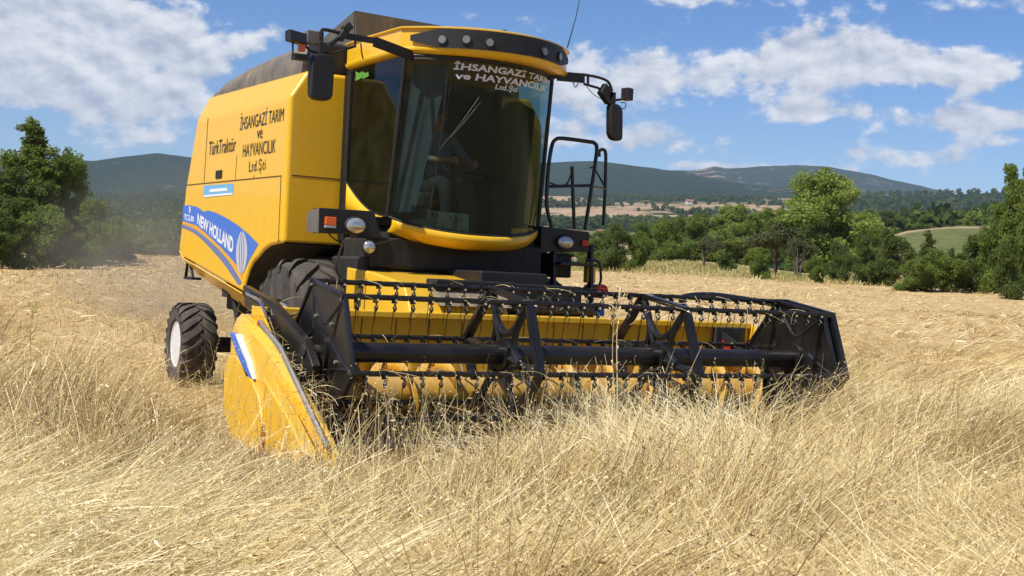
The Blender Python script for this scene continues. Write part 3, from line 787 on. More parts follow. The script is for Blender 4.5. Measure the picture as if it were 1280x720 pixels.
# ---- mirrors
def mirrors():
    y = -1.38
    P = lambda u, v, dy=0: on(1, y+dy, u, v)
    a = empty('mirror_arm_assembly', P(513, 70), parent=HARV); off = -Vector(a.location)
    class AB(MB):
        def build(s, name, mats, parent=a, **k):
            s.v = [tuple(Vector(p)+off) for p in s.v]; return MB.build(s, name, mats, parent, **k)
    b = AB(); b.beam(P(516, 70, .15), P(468, 52), .03, .085); b.beam(P(468, 51), P(432, 45), .025, .05)
    b.tube(smoothpath([P(440, 46), P(420, 40), P(405, 37), P(401.5, 40), P(401.5, 48)], 4), .016, 8)
    b.tube([P(444, 45), P(444, 58), P(418, 66), P(400, 66)], .012, 6); b.tube([P(402, 40), P(402, 62)], .013, 6)
    b.tube([P(451, 54), P(452, 66), P(454, 74)], .006, 6)
    b.build('mirror_arm', 'matt')
    m = AB(); c0 = P(401, 97); 
    w, h = .105, .195
    m.prism([(c0.x+w*math.copysign(abs(math.cos(t))**.7, math.cos(t)), c0.z+h*math.copysign(abs(math.sin(t))**.28, math.sin(t))) for t in [2*PI*i/28 for i in range(28)]], c0.y-.05, c0.y+.05, 'y')
    m.build('mirror', 'matt', bevel=.02)
    m = AB(); c = P(401, 66); m.box(c.x-.03, c.x+.03, c.y-.03, c.y+.03, c.z-.06, c.z+.09); c = P(398, 47); m.box(c.x-.09, c.x+.06, c.y+.02, c.y+.1, c.z-.06, c.z+.06, 1); m.build('mirror_clamp', ['matt', 'grey'], bevel=.01)
    m = AB(); c = P(370, 47); m.obox(c, (.075, 0, -.01), (0, .06, 0), (0, .01, .045)); m.tube([P(366, 50), P(366, 70), P(385, 74), P(386, 62)], .010, 6); m.tube([P(380, 55), P(388, 64), P(400, 66)], .013, 6)
    m.box(P(376, 70).x-.07, P(376, 70).x+.06, c.y-.04, c.y+.04, P(376, 71).z-.03, P(376, 71).z+.02); m.build('work_lamp', 'matt', bevel=.006)
    m = AB(); c = P(377, 57); m.obox(c, (.028, 0, 0), (0, .03, 0), (0, 0, .05)); m.build('side_lamp', 'amber', bevel=.01)
    m = AB(); m.beam(P(424, 50), P(436, 33), .05, .06); m.beam(P(430, 38), P(438, 31), .07, .07); m.beam(P(412, 56), P(426, 46), .03, .04); m.build('arm_bracket', 'matt', bevel=.01)
    # right side
    y = -1.15
    Q = lambda u, v: on(1, y, u, v)
    a2 = empty('mirror_arm_assembly', Q(700, 95), parent=HARV); off2 = -Vector(a2.location)
    class BB(MB):
        def build(s, name, mats, parent=a2, **k):
            s.v = [tuple(Vector(p)+off2) for p in s.v]; return MB.build(s, name, mats, parent, **k)
    b = BB(); b.beam(Q(697, 95), Q(730, 98), .03, .09); b.tube(smoothpath([Q(728, 93), Q(745, 96), Q(757, 100), Q(762, 105), Q(765, 114)], 4), .014, 8); b.tube([Q(730, 105), Q(748, 110), Q(756, 118)], .013, 8); b.tube([Q(735, 94), Q(735, 106)], .013, 6)
    b.tube(smoothpath([Q(733, 108), Q(742, 118), Q(752, 124), Q(760, 127)], 4), .004, 5); b.tube(smoothpath([Q(716, 101), Q(719, 109), Q(723, 104)], 4), .005, 5)
    b.tube(smoothpath([Q(776, 128), Q(782, 129), Q(781, 135), Q(777, 136)], 4), .005, 5)
    b.build('mirror_arm', 'matt')
    m = BB(); c = Q(757, 117); m.obox(c, (.05, 0, -.05), (0, .04, 0), (.03, 0, .05)); m.obox(Q(763, 123), (.04, 0, 0), (0, .04, 0), (0, 0, .06)); m.tube([Q(765, 126), Q(778, 124)], .014, 6); m.build('mirror_clamp', 'matt', bevel=.012)
    m = BB(); c = Q(784, 118); m.obox(c, (.045, .02, 0), (-.01, .05, 0), (0, 0, .06)); m.tube([Q(778, 124), Q(783, 120)], .012, 6); m.build('work_lamp', 'matt', bevel=.015)
    m = BB(); c0 = Q(768, 153); w, h = .078, .18
    m.prism([(c0.x+w*math.copysign(abs(math.cos(t))**.7, math.cos(t))+.025*-math.sin(t), c0.z+h*math.copysign(abs(math.sin(t))**.35, math.sin(t))) for t in [2*PI*i/28 for i in range(28)]], c0.y-.045, c0.y+.045, 'y'); m.build('mirror', 'matt', bevel=.02)
    m = MB(); m.beam(on(1, -1.2, 684, 96), on(1, -1.2, 700, 92), .05, .07); m.build('arm_bracket', 'matt', HARV)
    # aerial on the roof, and small loop on the roof front
    m = MB(); p = Vector((.55, -.2, 3.72)); t = on(1, -.2, 727, -12); m.tube([p, p.lerp(t, .5)+Vector((.015, 0, 0)), t], [.006, .004, .003], 5)
    q = on(1, -.2, 709, 60); m.v = []; m.f = []; m.mi = []
    m.tube([q, q.lerp(t, .5)+Vector((.012, 0, 0)), t], [.008, .005, .004], 5); m.build('aerial', 'matt', HARV)
    m = MB(); m.tube(smoothpath([on(1, -1.0, *k) for k in ((626, 44), (627, 39), (632, 38), (636, 42))], 4), .006, 5); m.build('roof_eyelet', 'matt', HARV)
mirrors()

# ---- access platform with rails and ladder, right of the cab
def platform():
    y = -.95
    P = lambda u, v, dy=0: on(1, y+dy, u, v)
    r = MB()
    r.tube(smoothpath([P(690, 284), P(684, 262), P(683.5, 240), P(686, 205), P(690, 182), P(694, 175), P(703, 173), P(735, 177), P(743, 179), P(746, 186), P(743, 210), P(737, 250), P(731, 288)], 5), .020, 8)
    r.tube([P(686, 233), P(740, 232)], .016, 8)
    r.build('hand_rail', 'black', HARV, smooth=True)
    r = MB(); r.tube([P(715, 208), P(716, 240), P(718, 286)], .018, 8); r.tube(smoothpath([P(686, 228), P(698, 232), P(708, 230), P(714, 218)], 5), .008, 6); r.build('rail_post', 'black', HARV, smooth=True)
    r = MB(); r.tube(smoothpath([P(749, 196, .2), P(749, 189, .2), P(754, 187, .2), P(757, 192, .2), P(757, 210, .2), P(756, 245, .2), P(754, 282, .2)], 5), .018, 8); r.tube([P(738, 210, .1), P(742, 208, .1), P(757, 235, .2)], .010, 6); r.tube([P(740, 233), P(757, 236, .2)], .012, 6); r.build('grab_handle', 'black', HARV, smooth=True)
    d = MB(); d.box(.80, 1.42, -.85, .3, 1.86, 1.90); d.box(.80, 1.40, -.86, -.82, 1.78, 1.90); d.build('platform_deck', 'black', HARV, bevel=.006)
    l = MB()
    for x in (.98, 1.42): l.beam((x, -.92, 1.84), (x, -1.02, .72), .035, .07)
    for z in (1.62, 1.38, 1.14, .90): l.box(.98, 1.42, -1.08, -.90, z, z+.03)
    l.build('ladder', 'black', HARV, bevel=.006)
    b = MB(); b.box(1.00, 1.26, -.85, -.5, 1.50, 1.74); b.box(.9, 1.2, -.8, -.4, 1.1, 1.44); b.build('battery_box', 'matt', HARV, bevel=.02)
    b = MB(); c = P(742, 340); b.box(c.x-.07, c.x+.03, c.y+.0, c.y+.08, c.z-.11, c.z+.10); b.build('yellow_bracket', 'yellow', HARV, bevel=.01)
    b = MB(); b.tube(smoothpath([P(733, 325), P(746, 326), P(750, 333), P(751, 350), P(748, 358)], 5), .014, 8); b.build('step_loop', 'black', HARV)
    b = MB(); c = P(749, 364); b.lathe([(c.y-.06, .001), (c.y-.06, .07), (c.y+.2, .07), (c.y+.2, .001)], c=(c.x, 0, c.z), axis='y', n=20); b.build('fire_extinguisher', 'red', HARV, smooth=True)
    b = MB(); c = P(750, 385); b.box(c.x-.06, c.x+.06, c.y, c.y+.1, c.z-.08, c.z+.05); b.build('extinguisher_holder', 'blue', HARV, bevel=.01)
    b = MB(); c = on(1, -.7, 691, 326); b.lathe([(c.y-.03, .001), (c.y-.03, .045), (c.y+.03, .05), (c.y+.03, .001)], c=(c.x, 0, c.z), axis='y', n=16); b.build('convex_lamp', 'lens', HARV, smooth=True)
    # engine and driveline masses glimpsed below
    b = MB(); b.box(.35, .95, -.6, .1, .95, 1.55); b.tube([(-.2, -.9, 1.25), (.7, -.9, 1.2)], .05, 10); b.tube([(-.3, -.98, 1.42), (.9, -.98, 1.38)], .03, 8)
    b.build('hydraulic_block', 'dark', HARV, bevel=.03)
platform()

# ---- feeder house
def feeder():
    b = MB()
    p0 = [(-1.98, .45), (-1.98, 1.12), (-1.80, 1.38), (-1.2, 1.46), (-.6, 1.5), (-.6, .95), (-1.2, .62)]
    b.prism(p0, -1.06, -.10); b.build('feeder_house', 'yellow', HARV, bevel=.02)
    b = MB(); b.box(-.80, .0, -1.90, -1.70, 1.33, 1.43); b.box(-.08, .80, -1.75, -1.2, 1.12, 1.42); b.box(-.25, .45, -1.7, -1.0, 1.38, 1.52); b.tube([(-.1, -1.80, 1.2), (.9, -1.80, 1.2)], .05, 8); b.build('feeder_shade_cover', 'matt', HARV, bevel=.02)  # dark machine boxes; the strip along the feeder top is added as shade
    b = MB(); b.add([(-.82, -1.995, 1.20), (-.10, -1.995, 1.20), (-.10, -1.812, 1.385), (-.82, -1.812, 1.385)], [(0, 1, 2, 3)]); b.v = [(x, y-.006, z+.004) for x, y, z in b.v]; b.build('feeder_shade_plate', 'shade_dust', HARV, solid=.006)  # dusty plate over the yellow front, its dark brown stands for shade
    for x in (-.7, .1):
        c = MB(); c.tube([(x, -.5, .8), (x, -1.5, .62)], .035, 10); c.tube([(x, -1.5, .62), (x, -1.85, .55)], .02, 10); c.build('lift_cylinder', 'black', HARV, smooth=True)
feeder()

# ---- header (cutting table)
HX0, HX1 = -2.38, 2.60
HD = empty('header', (0, -1.9, .3), parent=HARV)
class HB(MB):
    def build(s, name, mats, parent=HD, **k):
        s.v = [(x, y+1.9, z-.3) for x, y, z in s.v]; return MB.build(s, name, mats, parent, **k)
def header():
    b = HB(); b.prism([(-1.90, .40), (-1.93, .40), (-2.00, 1.09), (-1.97, 1.09)], HX0, HX1); b.build('back_sheet', 'yellow', bevel=.006)
    b = HB(); b.box(HX0, HX1, -2.03, -1.84, 1.088, 1.145); b.build('top_beam', 'yellow', bevel=.012)
    s = HB(); x = HX0+.25
    while x < HX1-.1:
        s.beam((x, -1.936, .44), (x, -2.0005, 1.08), .008, .004); x += .31
    s.build('sheet_seam', 'gap')
    b = HB()                                    # floor pan from the back sheet to the knife
    b.add([(HX0, -1.93, .40), (HX1, -1.93, .40), (HX1, -2.15, .19), (HX0, -2.15, .19), (HX1, -2.45, .15), (HX0, -2.45, .15), (HX1, -2.98, .17), (HX0, -2.98, .17)],
          [(0, 1, 2, 3), (3, 2, 4, 5), (5, 4, 6, 7)]); b.build('floor_pan', 'steel', solid=.01)
    b = HB(); b.box(HX0, HX1, -3.05, -2.95, .155, .185)
    x = HX0+.04
    while x < HX1: b.prism([(x-.02, -3.04), (x+.02, -3.04), (x, -3.17)], .165, .183, 'z'); x += .0762
    b.build('cutter_bar', 'steel')
    a = HB(); a.tube([(HX0+.06, -2.26, .50), (HX1-.06, -2.26, .50)], .17, 24)
    a.build('auger_tube', 'augr', smooth=True)
    for (xa, xb, sg) in ((HX0+.08, -.85, 1), (HX1-.08, .25, -1)):
        f = HB(); n = 220; pit = .42; vs = []
        for i in range(n+1):
            x = lerp(xa, xb, i/n); an = sg*2*PI*(x-xa)/pit
            for rr in (.165, .29): vs.append((x, -2.26+rr*math.cos(an), .50+rr*math.sin(an)))
        f.add(vs, [(2*i, 2*i+1, 2*i+3, 2*i+2) for i in range(n)]); f.build('auger_flight', 'augr', smooth=True, solid=.006)
    f = HB()
    for k in range(18):
        an = k*2.4; x = lerp(-.8, .2, k/17); f.tube([(x, -2.26, .5), (x, -2.26+.3*math.cos(an), .5+.3*math.sin(an))], .008, 6)
    f.build('auger_finger', 'steel')
    # end sheets
    prof = [(-1.85, .20), (-1.85, 1.15), (-2.05, 1.12), (-2.40, .88), (-2.95, .42), (-3.05, .16), (-2.3, .10)]
    for x0 in (HX0-.02, HX1): 
        b = HB(); b.prism(prof, x0, x0+.02); b.build('end_sheet', 'yellow', bevel=.004)
    # crop dividers
    for sg, xc in ((-1, HX0-.02),):
        b = HB()
        sec = [  # y, z top, z bottom, half thickness
            (-1.66, 1.00, .40, .075), (-1.76, 1.08, .20, .10), (-1.92, 1.075, .10, .12), (-2.20, .985, .06, .13), (-2.45, .90, .05, .135), (-2.75, .74, .05, .13),
            (-3.05, .575, .05, .11), (-3.30, .43, .06, .085), (-3.52, .30, .08, .06), (-3.66, .19, .11, .03)]
        vs = []; K = 12
        for (y, zt, zb, h) in sec:
            zc, hz = (zt+zb)/2, (zt-zb)/2; h *= .62; cx = xc+sg*.045+(.05*-sg)*max(0, (-2.4-y))
            for j in range(K):
                t = 2*PI*j/K; c_, s_ = math.cos(t), math.sin(t)
                vs.append((cx+h*math.copysign(abs(c_)**.55, c_), y, zc+hz*math.copysign(abs(s_)**.75, s_)))
        N = len(sec)
        b.add(vs, [(i*K+j, i*K+(j+1) % K, (i+1)*K+(j+1) % K, (i+1)*K+j) for i in range(N-1) for j in range(K)]+[tuple(range(K)), tuple((N-1)*K+j for j in range(K))])
        b.build('divider', 'yellow', smooth=True)
        # raised flank with a recess line, top bar
        b = HB(); X = xc+sg*.155
        b.prism([(-1.70, .60), (-1.74, .30), (-1.95, .10), (-2.52, .08), (-2.62, .30), (-2.50, .50), (-2.25, .66), (-1.95, .76), (-1.78, .74)], min(X, X-sg*.05), max(X, X-sg*.05)); b.build('divider_flank', 'yellow', bevel=.018)
        b = HB(); X3 = X+.05; b.prism([(-2.72, .66), (-2.80, .30), (-2.92, .12), (-3.45, .12), (-3.62, .20), (-3.2, .44)], min(X3, X3-.10), max(X3, X3-.10)); b.build('divider_toe', 'yellow', bevel=.016)
        b = HB(); b.prism([(-1.80, .93), (-1.90, .92), (-2.20, .74), (-2.34, .62), (-2.24, .62), (-1.98, .78)], min(X, X-sg*.05), max(X, X-sg*.05)); b.build('divider_decal', 'blue')
        b = HB(); b.prism([(-1.93, .925), (-1.96, .925), (-2.26, .735), (-2.37, .61)], min(X, X-sg*.05), max(X, X-sg*.05)); b.build('decal_edge', 'white')
        b = HB(); b.tube([(xc+sg*.02, -2.1, 1.03), (xc+sg*.03, -2.6, .86), (xc+sg*.04, -3.1, .56), (xc+sg*.05, -3.60, .26)], .022, 8); b.build('divider_bar', 'steel', smooth=True)
        b = HB(); b.box(xc-.05, xc+.05, -2.16, -2.12, .86, 1.03); b.build('divider_reflector', 'red', bevel=.008)
        # reel arm with its hydraulic ram
        xa = -2.30 if sg < 0 else 2.53
        b = HB(); A = [(-1.42, 1.30), (-1.50, 1.13), (-2.05, 1.00), (-2.62, .74), (-2.95, .60), (-3.0, .76), (-2.82, .93), (-2.1, 1.19)]
        b.prism(A, xa-.035, xa+.035); b.build('reel_arm', 'black', bevel=.01)
        b = HB(); b.tube([(xa-.06*-sg, -1.98, .55), (xa-.06*-sg, -2.02, .86)], .028, 10); b.build('ram_cylinder', 'chrome', smooth=True)
        b = HB(); b.tube(smoothpath([(xa+sg*.06, -1.6, 1.24), (xa+sg*.07, -2.0, 1.16), (xa+sg*.06, -2.2, .9), (xa+sg*.06, -2.45, .78), (xa+sg*.05, -2.62, .60)], 5), .011, 6); b.build('hydraulic_hose', 'chrome', smooth=True)
    # belt guard loop behind the reel, far right
    b = HB(); b.tube(smoothpath([on(1, -1.75, *p) for p in ((856, 386), (852, 374), (862, 370), (890, 369), (930, 374), (965, 380), (985, 388))], 5), .030, 8); b.build('guard_tube', 'black', smooth=True)
    b = HB(); b.box(2.15, 2.52, -2.05, -1.94, .80, 1.10); b.beam((2.2, -2.0, 1.05), (2.6, -2.3, .7), .05, .08); b.build('drive_guard', 'dark', bevel=.015)
    b = HB(); b.beam((2.16, -1.99, 1.05), (2.30, -2.08, .88), .03, .07); b.build('warning_plate', 'red', bevel=.005)
header()

# ---- reel
RC = (-2.818, .853)
HEXA = [(-2.59, 1.37), (-3.19, 1.275), (-3.40, .74), (-3.055, .37), (-2.445, .435), (-2.215, .94)]
RXS = (-2.19, -.65, .88, 2.42)
RL = empty('reel', (0, RC[0], RC[1]), parent=HARV)
class RB(MB):
    def build(s, name, mats, parent=RL, **k):
        s.v = [(x, y-RC[0], z-RC[1]) for x, y, z in s.v]; return MB.build(s, name, mats, parent, **k)
def reel():
    b = RB(); b.tube([(RXS[0]-.02, *RC), (RXS[3]+.02, *RC)], .078, 20); b.build('centre_tube', 'black', smooth=True)
    def rp(k, f): return (RC[0]+(HEXA[k % 6][0]-RC[0])*f, RC[1]+(HEXA[k % 6][1]-RC[1])*f)
    def pt(x, p): return (x, p[0], p[1])
    for X in RXS[1:3]:
        b = RB()
        for k in range(6):          # rim
            b.beam(pt(X, HEXA[k]), pt(X, HEXA[(k+1) % 6]), .040, .075, up=(1, 0, 0))
        hub = [pt(X, (RC[0]+.13*math.cos(a), RC[1]+.13*math.sin(a))) for a in [2*PI*i/12 for i in range(12)]]
        b.prism([(p[1], p[2]) for p in hub], X-.03, X+.03)
        for k in range(6):          # curved Y spokes
            m0 = rp(k, .98); m1 = rp(k, .62)
            nx = rp(k+1, .55); mid = ((m1[0]+nx[0])/2, (m1[1]+nx[1])/2)
            mid = (RC[0]+(mid[0]-RC[0])*.62, RC[1]+(mid[1]-RC[1])*.62)
            n0 = rp(k+1, .98)
            b.tube(smoothpath([pt(X, m0), pt(X, m1), pt(X, mid), pt(X, nx), pt(X, n0)], 5), .031, 6)
            if k % 2 == 0: b.tube([pt(X, rp(k, .15)), pt(X, rp(k, .60))], .03, 6)
            else: b.tube([pt(X, mid), pt(X, rp(k, .15))], .028, 6)
        b.build('reel_spider', 'black', smooth=True)
    for X, sg in ((RXS[0], -1), (RXS[3], 1)):
        b = RB(); b.prism(HEXA, X-.006, X+.006)
        # pressed ribs and rolled rim
        b.tube([pt(X, p) for p in HEXA], .024, 8, closed=True)
        for k in range(6):
            m = ((HEXA[k][0]+HEXA[(k+1) % 6][0])/2, (HEXA[k][1]+HEXA[(k+1) % 6][1])/2)
            v = (RC[0]+(m[0]-RC[0])*.45, RC[1]+(m[1]-RC[1])*.45)
            q0, q1 = rp(k, .88), rp(k+1, .88)
            b.tube(smoothpath([pt(X, q0), pt(X, ((q0[0]+v[0])/2*.92+.08*RC[0], (q0[1]+v[1])/2*.92+.08*RC[1])), pt(X, v), pt(X, ((q1[0]+v[0])/2*.92+.08*RC[0], (q1[1]+v[1])/2*.92+.08*RC[1])), pt(X, q1)], 4), .017, 6)
        b.prism([(RC[0]+.15*math.cos(2*PI*i/12), RC[1]+.15*math.sin(2*PI*i/12)) for i in range(12)], X-.03, X+.03)
        b.build('end_plate', 'black', smooth=True)
        c = RB(); c.tube([(X+sg*.02, *RC), (X+sg*.16, *RC)], .05, 14); c.box(min(X+sg*.03, X+sg*.10), max(X+sg*.03, X+sg*.10), RC[0]+.02, RC[0]+.16, RC[1]-.30, RC[1]+.02); c.build('reel_bearing', 'dark', bevel=.01)
        for k in range(6):
            for f in (.95, .5):
                c = RB(); q = rp(k, f); c.lathe([(X+sg*.006, .016), (X+sg*.026, .014), (X+sg*.028, .001)], c=(0, q[0], q[1]), n=8)
                c.build('plate_bolt', 'steel')
    # right plate is braced: boxed lower corner and outer skin
    b = RB(); X = RXS[3]
    for k in (0, 1, 2): b.beam(pt(X+.10, HEXA[k]), pt(X+.10, HEXA[k+1]), .05, .05, up=(1, 0, 0))
    for k in (0, 1, 2, 3): b.beam(pt(X, HEXA[k]), pt(X+.12, HEXA[k]), .05, .05)
    b.prism([HEXA[5], HEXA[0], HEXA[1], HEXA[2], HEXA[3], HEXA[4]], X+.105, X+.112)
    b.build('plate_brace', 'black', bevel=.006)
    # bats with tines
    for k in range(6):
        p = HEXA[k]
        b = RB(); b.tube([(RXS[0]-.03, *p), (RXS[3]+.03, *p)], .021, 10); b.build('reel_bat', 'black', smooth=True)
        b = RB(); st = RB(); x = RXS[0]+.09
        while x < RXS[3]-.04:
            b.box(x-.012, x+.012, p[0]-.026, p[0]+.018, p[1]-.040, p[1]+.022)
            b.tube([(x, p[0]-.012, p[1]-.045), (x, p[0]-.035, p[1]-.075), (x, p[0]-.015, p[1]-.095), (x, p[0]+.008, p[1]-.075), (x, p[0]+.0, p[1]-.06), (x+.004, p[0]+.03, p[1]-.20), (x+.006, p[0]+.055, p[1]-.30)], [.008, .009, .009, .007, .004, .0028, .002], 5)
            st.lathe([(p[0]-.040, .001), (p[0]-.040, .0095), (p[0]-.028, .0105)], c=(x, 0, p[1]-.018), axis='y', n=8)
            x += .149
        b.v += [] ; o_ = len(b.v); b.v += st.v; b.f += [tuple(o_+i for i in f) for f in st.f]; b.mi += [1]*len(st.f)
        b.build('tine_row', ['matt', 'chrome'], smooth=False)
reel()
# straw caught on the reel and table

# ================================================================== terrain
def _hash(ix, iy, seed):
    n = (ix.astype(np.int64)*374761393+iy.astype(np.int64)*668265263+seed*1442695041) & 0x7fffffff
    n = (n ^ (n >> 13))*1274126177 & 0x7fffffff
    return ((n ^ (n >> 16)) & 0xffff)/65535.0
def vnoise(x, y, s=1.0, seed=0):
    x = np.asarray(x)/s; y = np.asarray(y)/s
    ix = np.floor(x); iy = np.floor(y); fx = x-ix; fy = y-iy
    fx = fx*fx*(3-2*fx); fy = fy*fy*(3-2*fy)
    a = _hash(ix, iy, seed); b = _hash(ix+1, iy, seed); c = _hash(ix, iy+1, seed); d = _hash(ix+1, iy+1, seed)
    return (a*(1-fx)+b*fx)*(1-fy)+(c*(1-fx)+d*fx)*fy
def fbm(x, y, s, o=4, seed=0):
    t = 0; a = 1; w = 0
    for k in range(o):
        t = t+a*vnoise(x, y, s/2**k, seed+k*17); w += a; a *= .5
    return t/w
# far land: for each distance, how high the land stands in each direction (direction as picture column, height as row)
KNOTS = [
 (70,  [(-300, 321), (0, 320.5), (230, 322), (500, 331), (700, 339), (850, 344), (1000, 353), (1150, 361), (1280, 365), (1600, 378)]),
 (110, [(-300, 320), (0, 319), (230, 321), (500, 328), (700, 334), (850, 328), (920, 334), (1000, 346), (1150, 354), (1280, 357), (1600, 372)]),
 (150, [(-300, 318), (0, 317), (230, 318), (700, 331), (850, 325), (920, 331), (1000, 341), (1150, 348), (1280, 352), (1600, 368)]),
 (210, [(-300, 330), (230, 330), (700, 340), (850, 340), (1000, 345), (1090, 322), (1150, 316), (1240, 318), (1300, 335), (1600, 366)]),
 (280, [(-300, 325), (230, 322), (700, 332), (850, 332), (1030, 330), (1090, 300), (1130, 288), (1180, 283), (1245, 281), (1290, 300), (1600, 350)]),
 (380, [(-300, 316), (230, 314), (700, 322), (850, 322), (1030, 318), (1100, 310), (1245, 306), (1600, 340)]),
 (700, [(-300, 292), (230, 290), (700, 300), (850, 298), (1000, 296), (1280, 296), (1600, 320)]),
 (1300, [(-300, 268), (230, 268), (700, 274), (850, 272), (1000, 274), (1060, 272), (1160, 268), (1280, 276), (1600, 300)]),
 (2200, [(-300, 244), (230, 246), (700, 247), (850, 247), (1000, 246), (1080, 242), (1150, 243), (1280, 243), (1600, 270)]),
 (2700, [(-300, 248), (230, 250), (700, 247), (850, 248), (1000, 250), (1080, 250), (1150, 252), (1280, 252), (1600, 278)]),
 (3600, [(-300, 205), (-100, 196), (0, 194), (40, 196), (110, 203), (150, 197), (190, 192), (230, 196), (300, 200), (500, 208), (640, 205), (690, 206), (740, 206), (800, 212), (860, 220), (920, 231), (1000, 243), (1100, 252), (1280, 256), (1600, 280)]),
 (4300, [(-300, 215), (230, 208), (690, 214), (800, 222), (860, 228), (920, 234), (1000, 240), (1100, 250), (1280, 258), (1600, 280)]),
 (5600, [(-300, 230), (230, 222), (690, 224), (800, 222), (850, 217), (870, 214), (885, 209.5), (900, 213), (950, 209.5), (1000, 208.5), (1030, 212), (1060, 217.5), (1100, 226), (1140, 235), (1165, 242), (1200, 252), (1280, 260), (1600, 284)]),
 (7500, [(-300, 262), (640, 270), (1280, 300), (1600, 320)]),
 (12000, [(-300, 325), (640, 355), (1280, 386), (1600, 400)]),
]
def terrain(x, y):
    x = np.asarray(x, float); y = np.asarray(y, float)
    dx, dy = x-CAM[0], y-CAM[1]
    r = np.hypot(dx, dy); az = np.arctan2(dx, dy)
    da = (az-YAW+PI) % (2*PI)-PI
    dc = np.clip(da, -.5, .53)
    u = 640+FPX*np.tan(dc)
    vh = 352.5+(u-640)*.0482
    zs = [np.zeros_like(r), np.zeros_like(r)]; rs = [0, 22]
    for (R0, tab) in KNOTS:
        a, b = zip(*tab)
        v = np.interp(u, a, b)
        zs.append(CAM[2]+R0*(vh-v)/FPX*np.cos(dc)); rs.append(R0)
    z = np.zeros_like(r)
    for k in range(len(rs)-1):
        m = (r >= rs[k]) & (r < rs[k+1]) if k < len(rs)-2 else (r >= rs[k])
        t = np.clip((r-rs[k])/(rs[k+1]-rs[k]), 0, 1)
        if rs[k] >= 2600: t = t*t*(3-2*t)*.6+t*.4
        z = np.where(m, zs[k]*(1-t)+zs[k+1]*t, z)
    # relief
    z = z+np.where(r < 200, (fbm(x, y, 2.6, 3, 3)-.5)*.16*np.clip((np.abs(x-0)+np.abs(y+.5)-3)/6, .15, 1), 0)
    z = z+np.where(r > 700, (fbm(x, y, 420, 5, 9)-.5)*r*.010, 0)
    z = z+np.where(r > 2900, (fbm(x, y, 900, 5, 19)-.5)*r*.006*np.clip((r-2900)/800, 0, 1), 0)
    return z
def land(name, radii, azs, m, attr=None):
    R0, A0 = np.meshgrid(radii, azs, indexing='ij')
    x = CAM[0]+R0*np.sin(A0); y = CAM[1]+R0*np.cos(A0); z = terrain(x, y)
    n, k = R0.shape
    co = np.stack([x, y, z], -1).reshape(-1, 3)
    i, j = np.meshgrid(np.arange(n-1), np.arange(k-1), indexing='ij')
    a = (i*k+j).ravel(); q = np.stack([a, a+1, a+k+1, a+k], -1)
    o = fastmesh(name, co, q, m)
    if attr: setattr_f(o, attr[0], attr[1](x, y).ravel())
    setattr_f(o, 'meadow', meadow(x, y).ravel())
    o['kind'] = 'structure'
    return o
def fastmesh(name, co, quads, m, mats=None):
    me = bpy.data.meshes.new(name)
    nv, nf = len(co), len(quads); k = quads.shape[1]
    me.vertices.add(nv); me.vertices.foreach_set('co', np.ascontiguousarray(co, np.float32).ravel())
    me.loops.add(nf*k); me.loops.foreach_set('vertex_index', np.ascontiguousarray(quads, np.int32).ravel())
    me.polygons.add(nf); me.polygons.foreach_set('loop_start', np.arange(0, nf*k, k, dtype=np.int32))
    me.polygons.foreach_set('use_smooth', np.ones(nf, bool))
    me.materials.append(M[m] if isinstance(m, str) else m)
    me.update(calc_edges=True)
    o = bpy.data.objects.new(name, me); COL.objects.link(o)
    return o
def setattr_f(o, name, val):
    a = o.data.attributes.new(name, 'FLOAT', 'POINT'); a.data.foreach_set('value', np.ascontiguousarray(val, np.float32))

def forest_cover(x, y):
    dx, dy = x-CAM[0], y-CAM[1]; r = np.hypot(dx, dy); az = np.arctan2(dx, dy)
    u = 640+FPX*np.tan(np.clip((az-YAW+PI) % (2*PI)-PI, -.5, .53))
    n = fbm(x, y, 260, 4, 31); n2 = fbm(x, y, 90, 3, 37)
    c = np.full_like(r, .9)
    farm = (r > np.where(u < 820, 330, 480)) & (r < 2250) & (u > 560) & (u < 1040)
    c = np.where(farm, .45+(n-.5)*1.1+(n2-.5)*1.5, c)
    farm2 = (r > 1150) & (r < 1650) & (u > 1060) & (u < 1265)
    c = np.where(farm2, .52+(n2-.5)*2.2, c)
    c = np.where((r > 1500) & (r < 2250) & (u > 1040), .85+(n-.5)*.4, c)
    c = np.where((r > 2700) & (r < 3600), .86+(n-.5)*.9, c)
    c = np.where((r > 4300) & (r < 5600), .80+(n2-.5)*.9-.16*((u > 850) & (u < 900) & (r > 4800)), c)
    mead = (r > 185) & (r < 300) & (u > 1040) & (u < 1290)
    c = np.where(mead, .0, c)
    left = (u < 560) & (r > 600) & (r < 2700); c = np.where(left, .86+(n-.5)*.7, c)
    return np.clip(c, 0, 1)

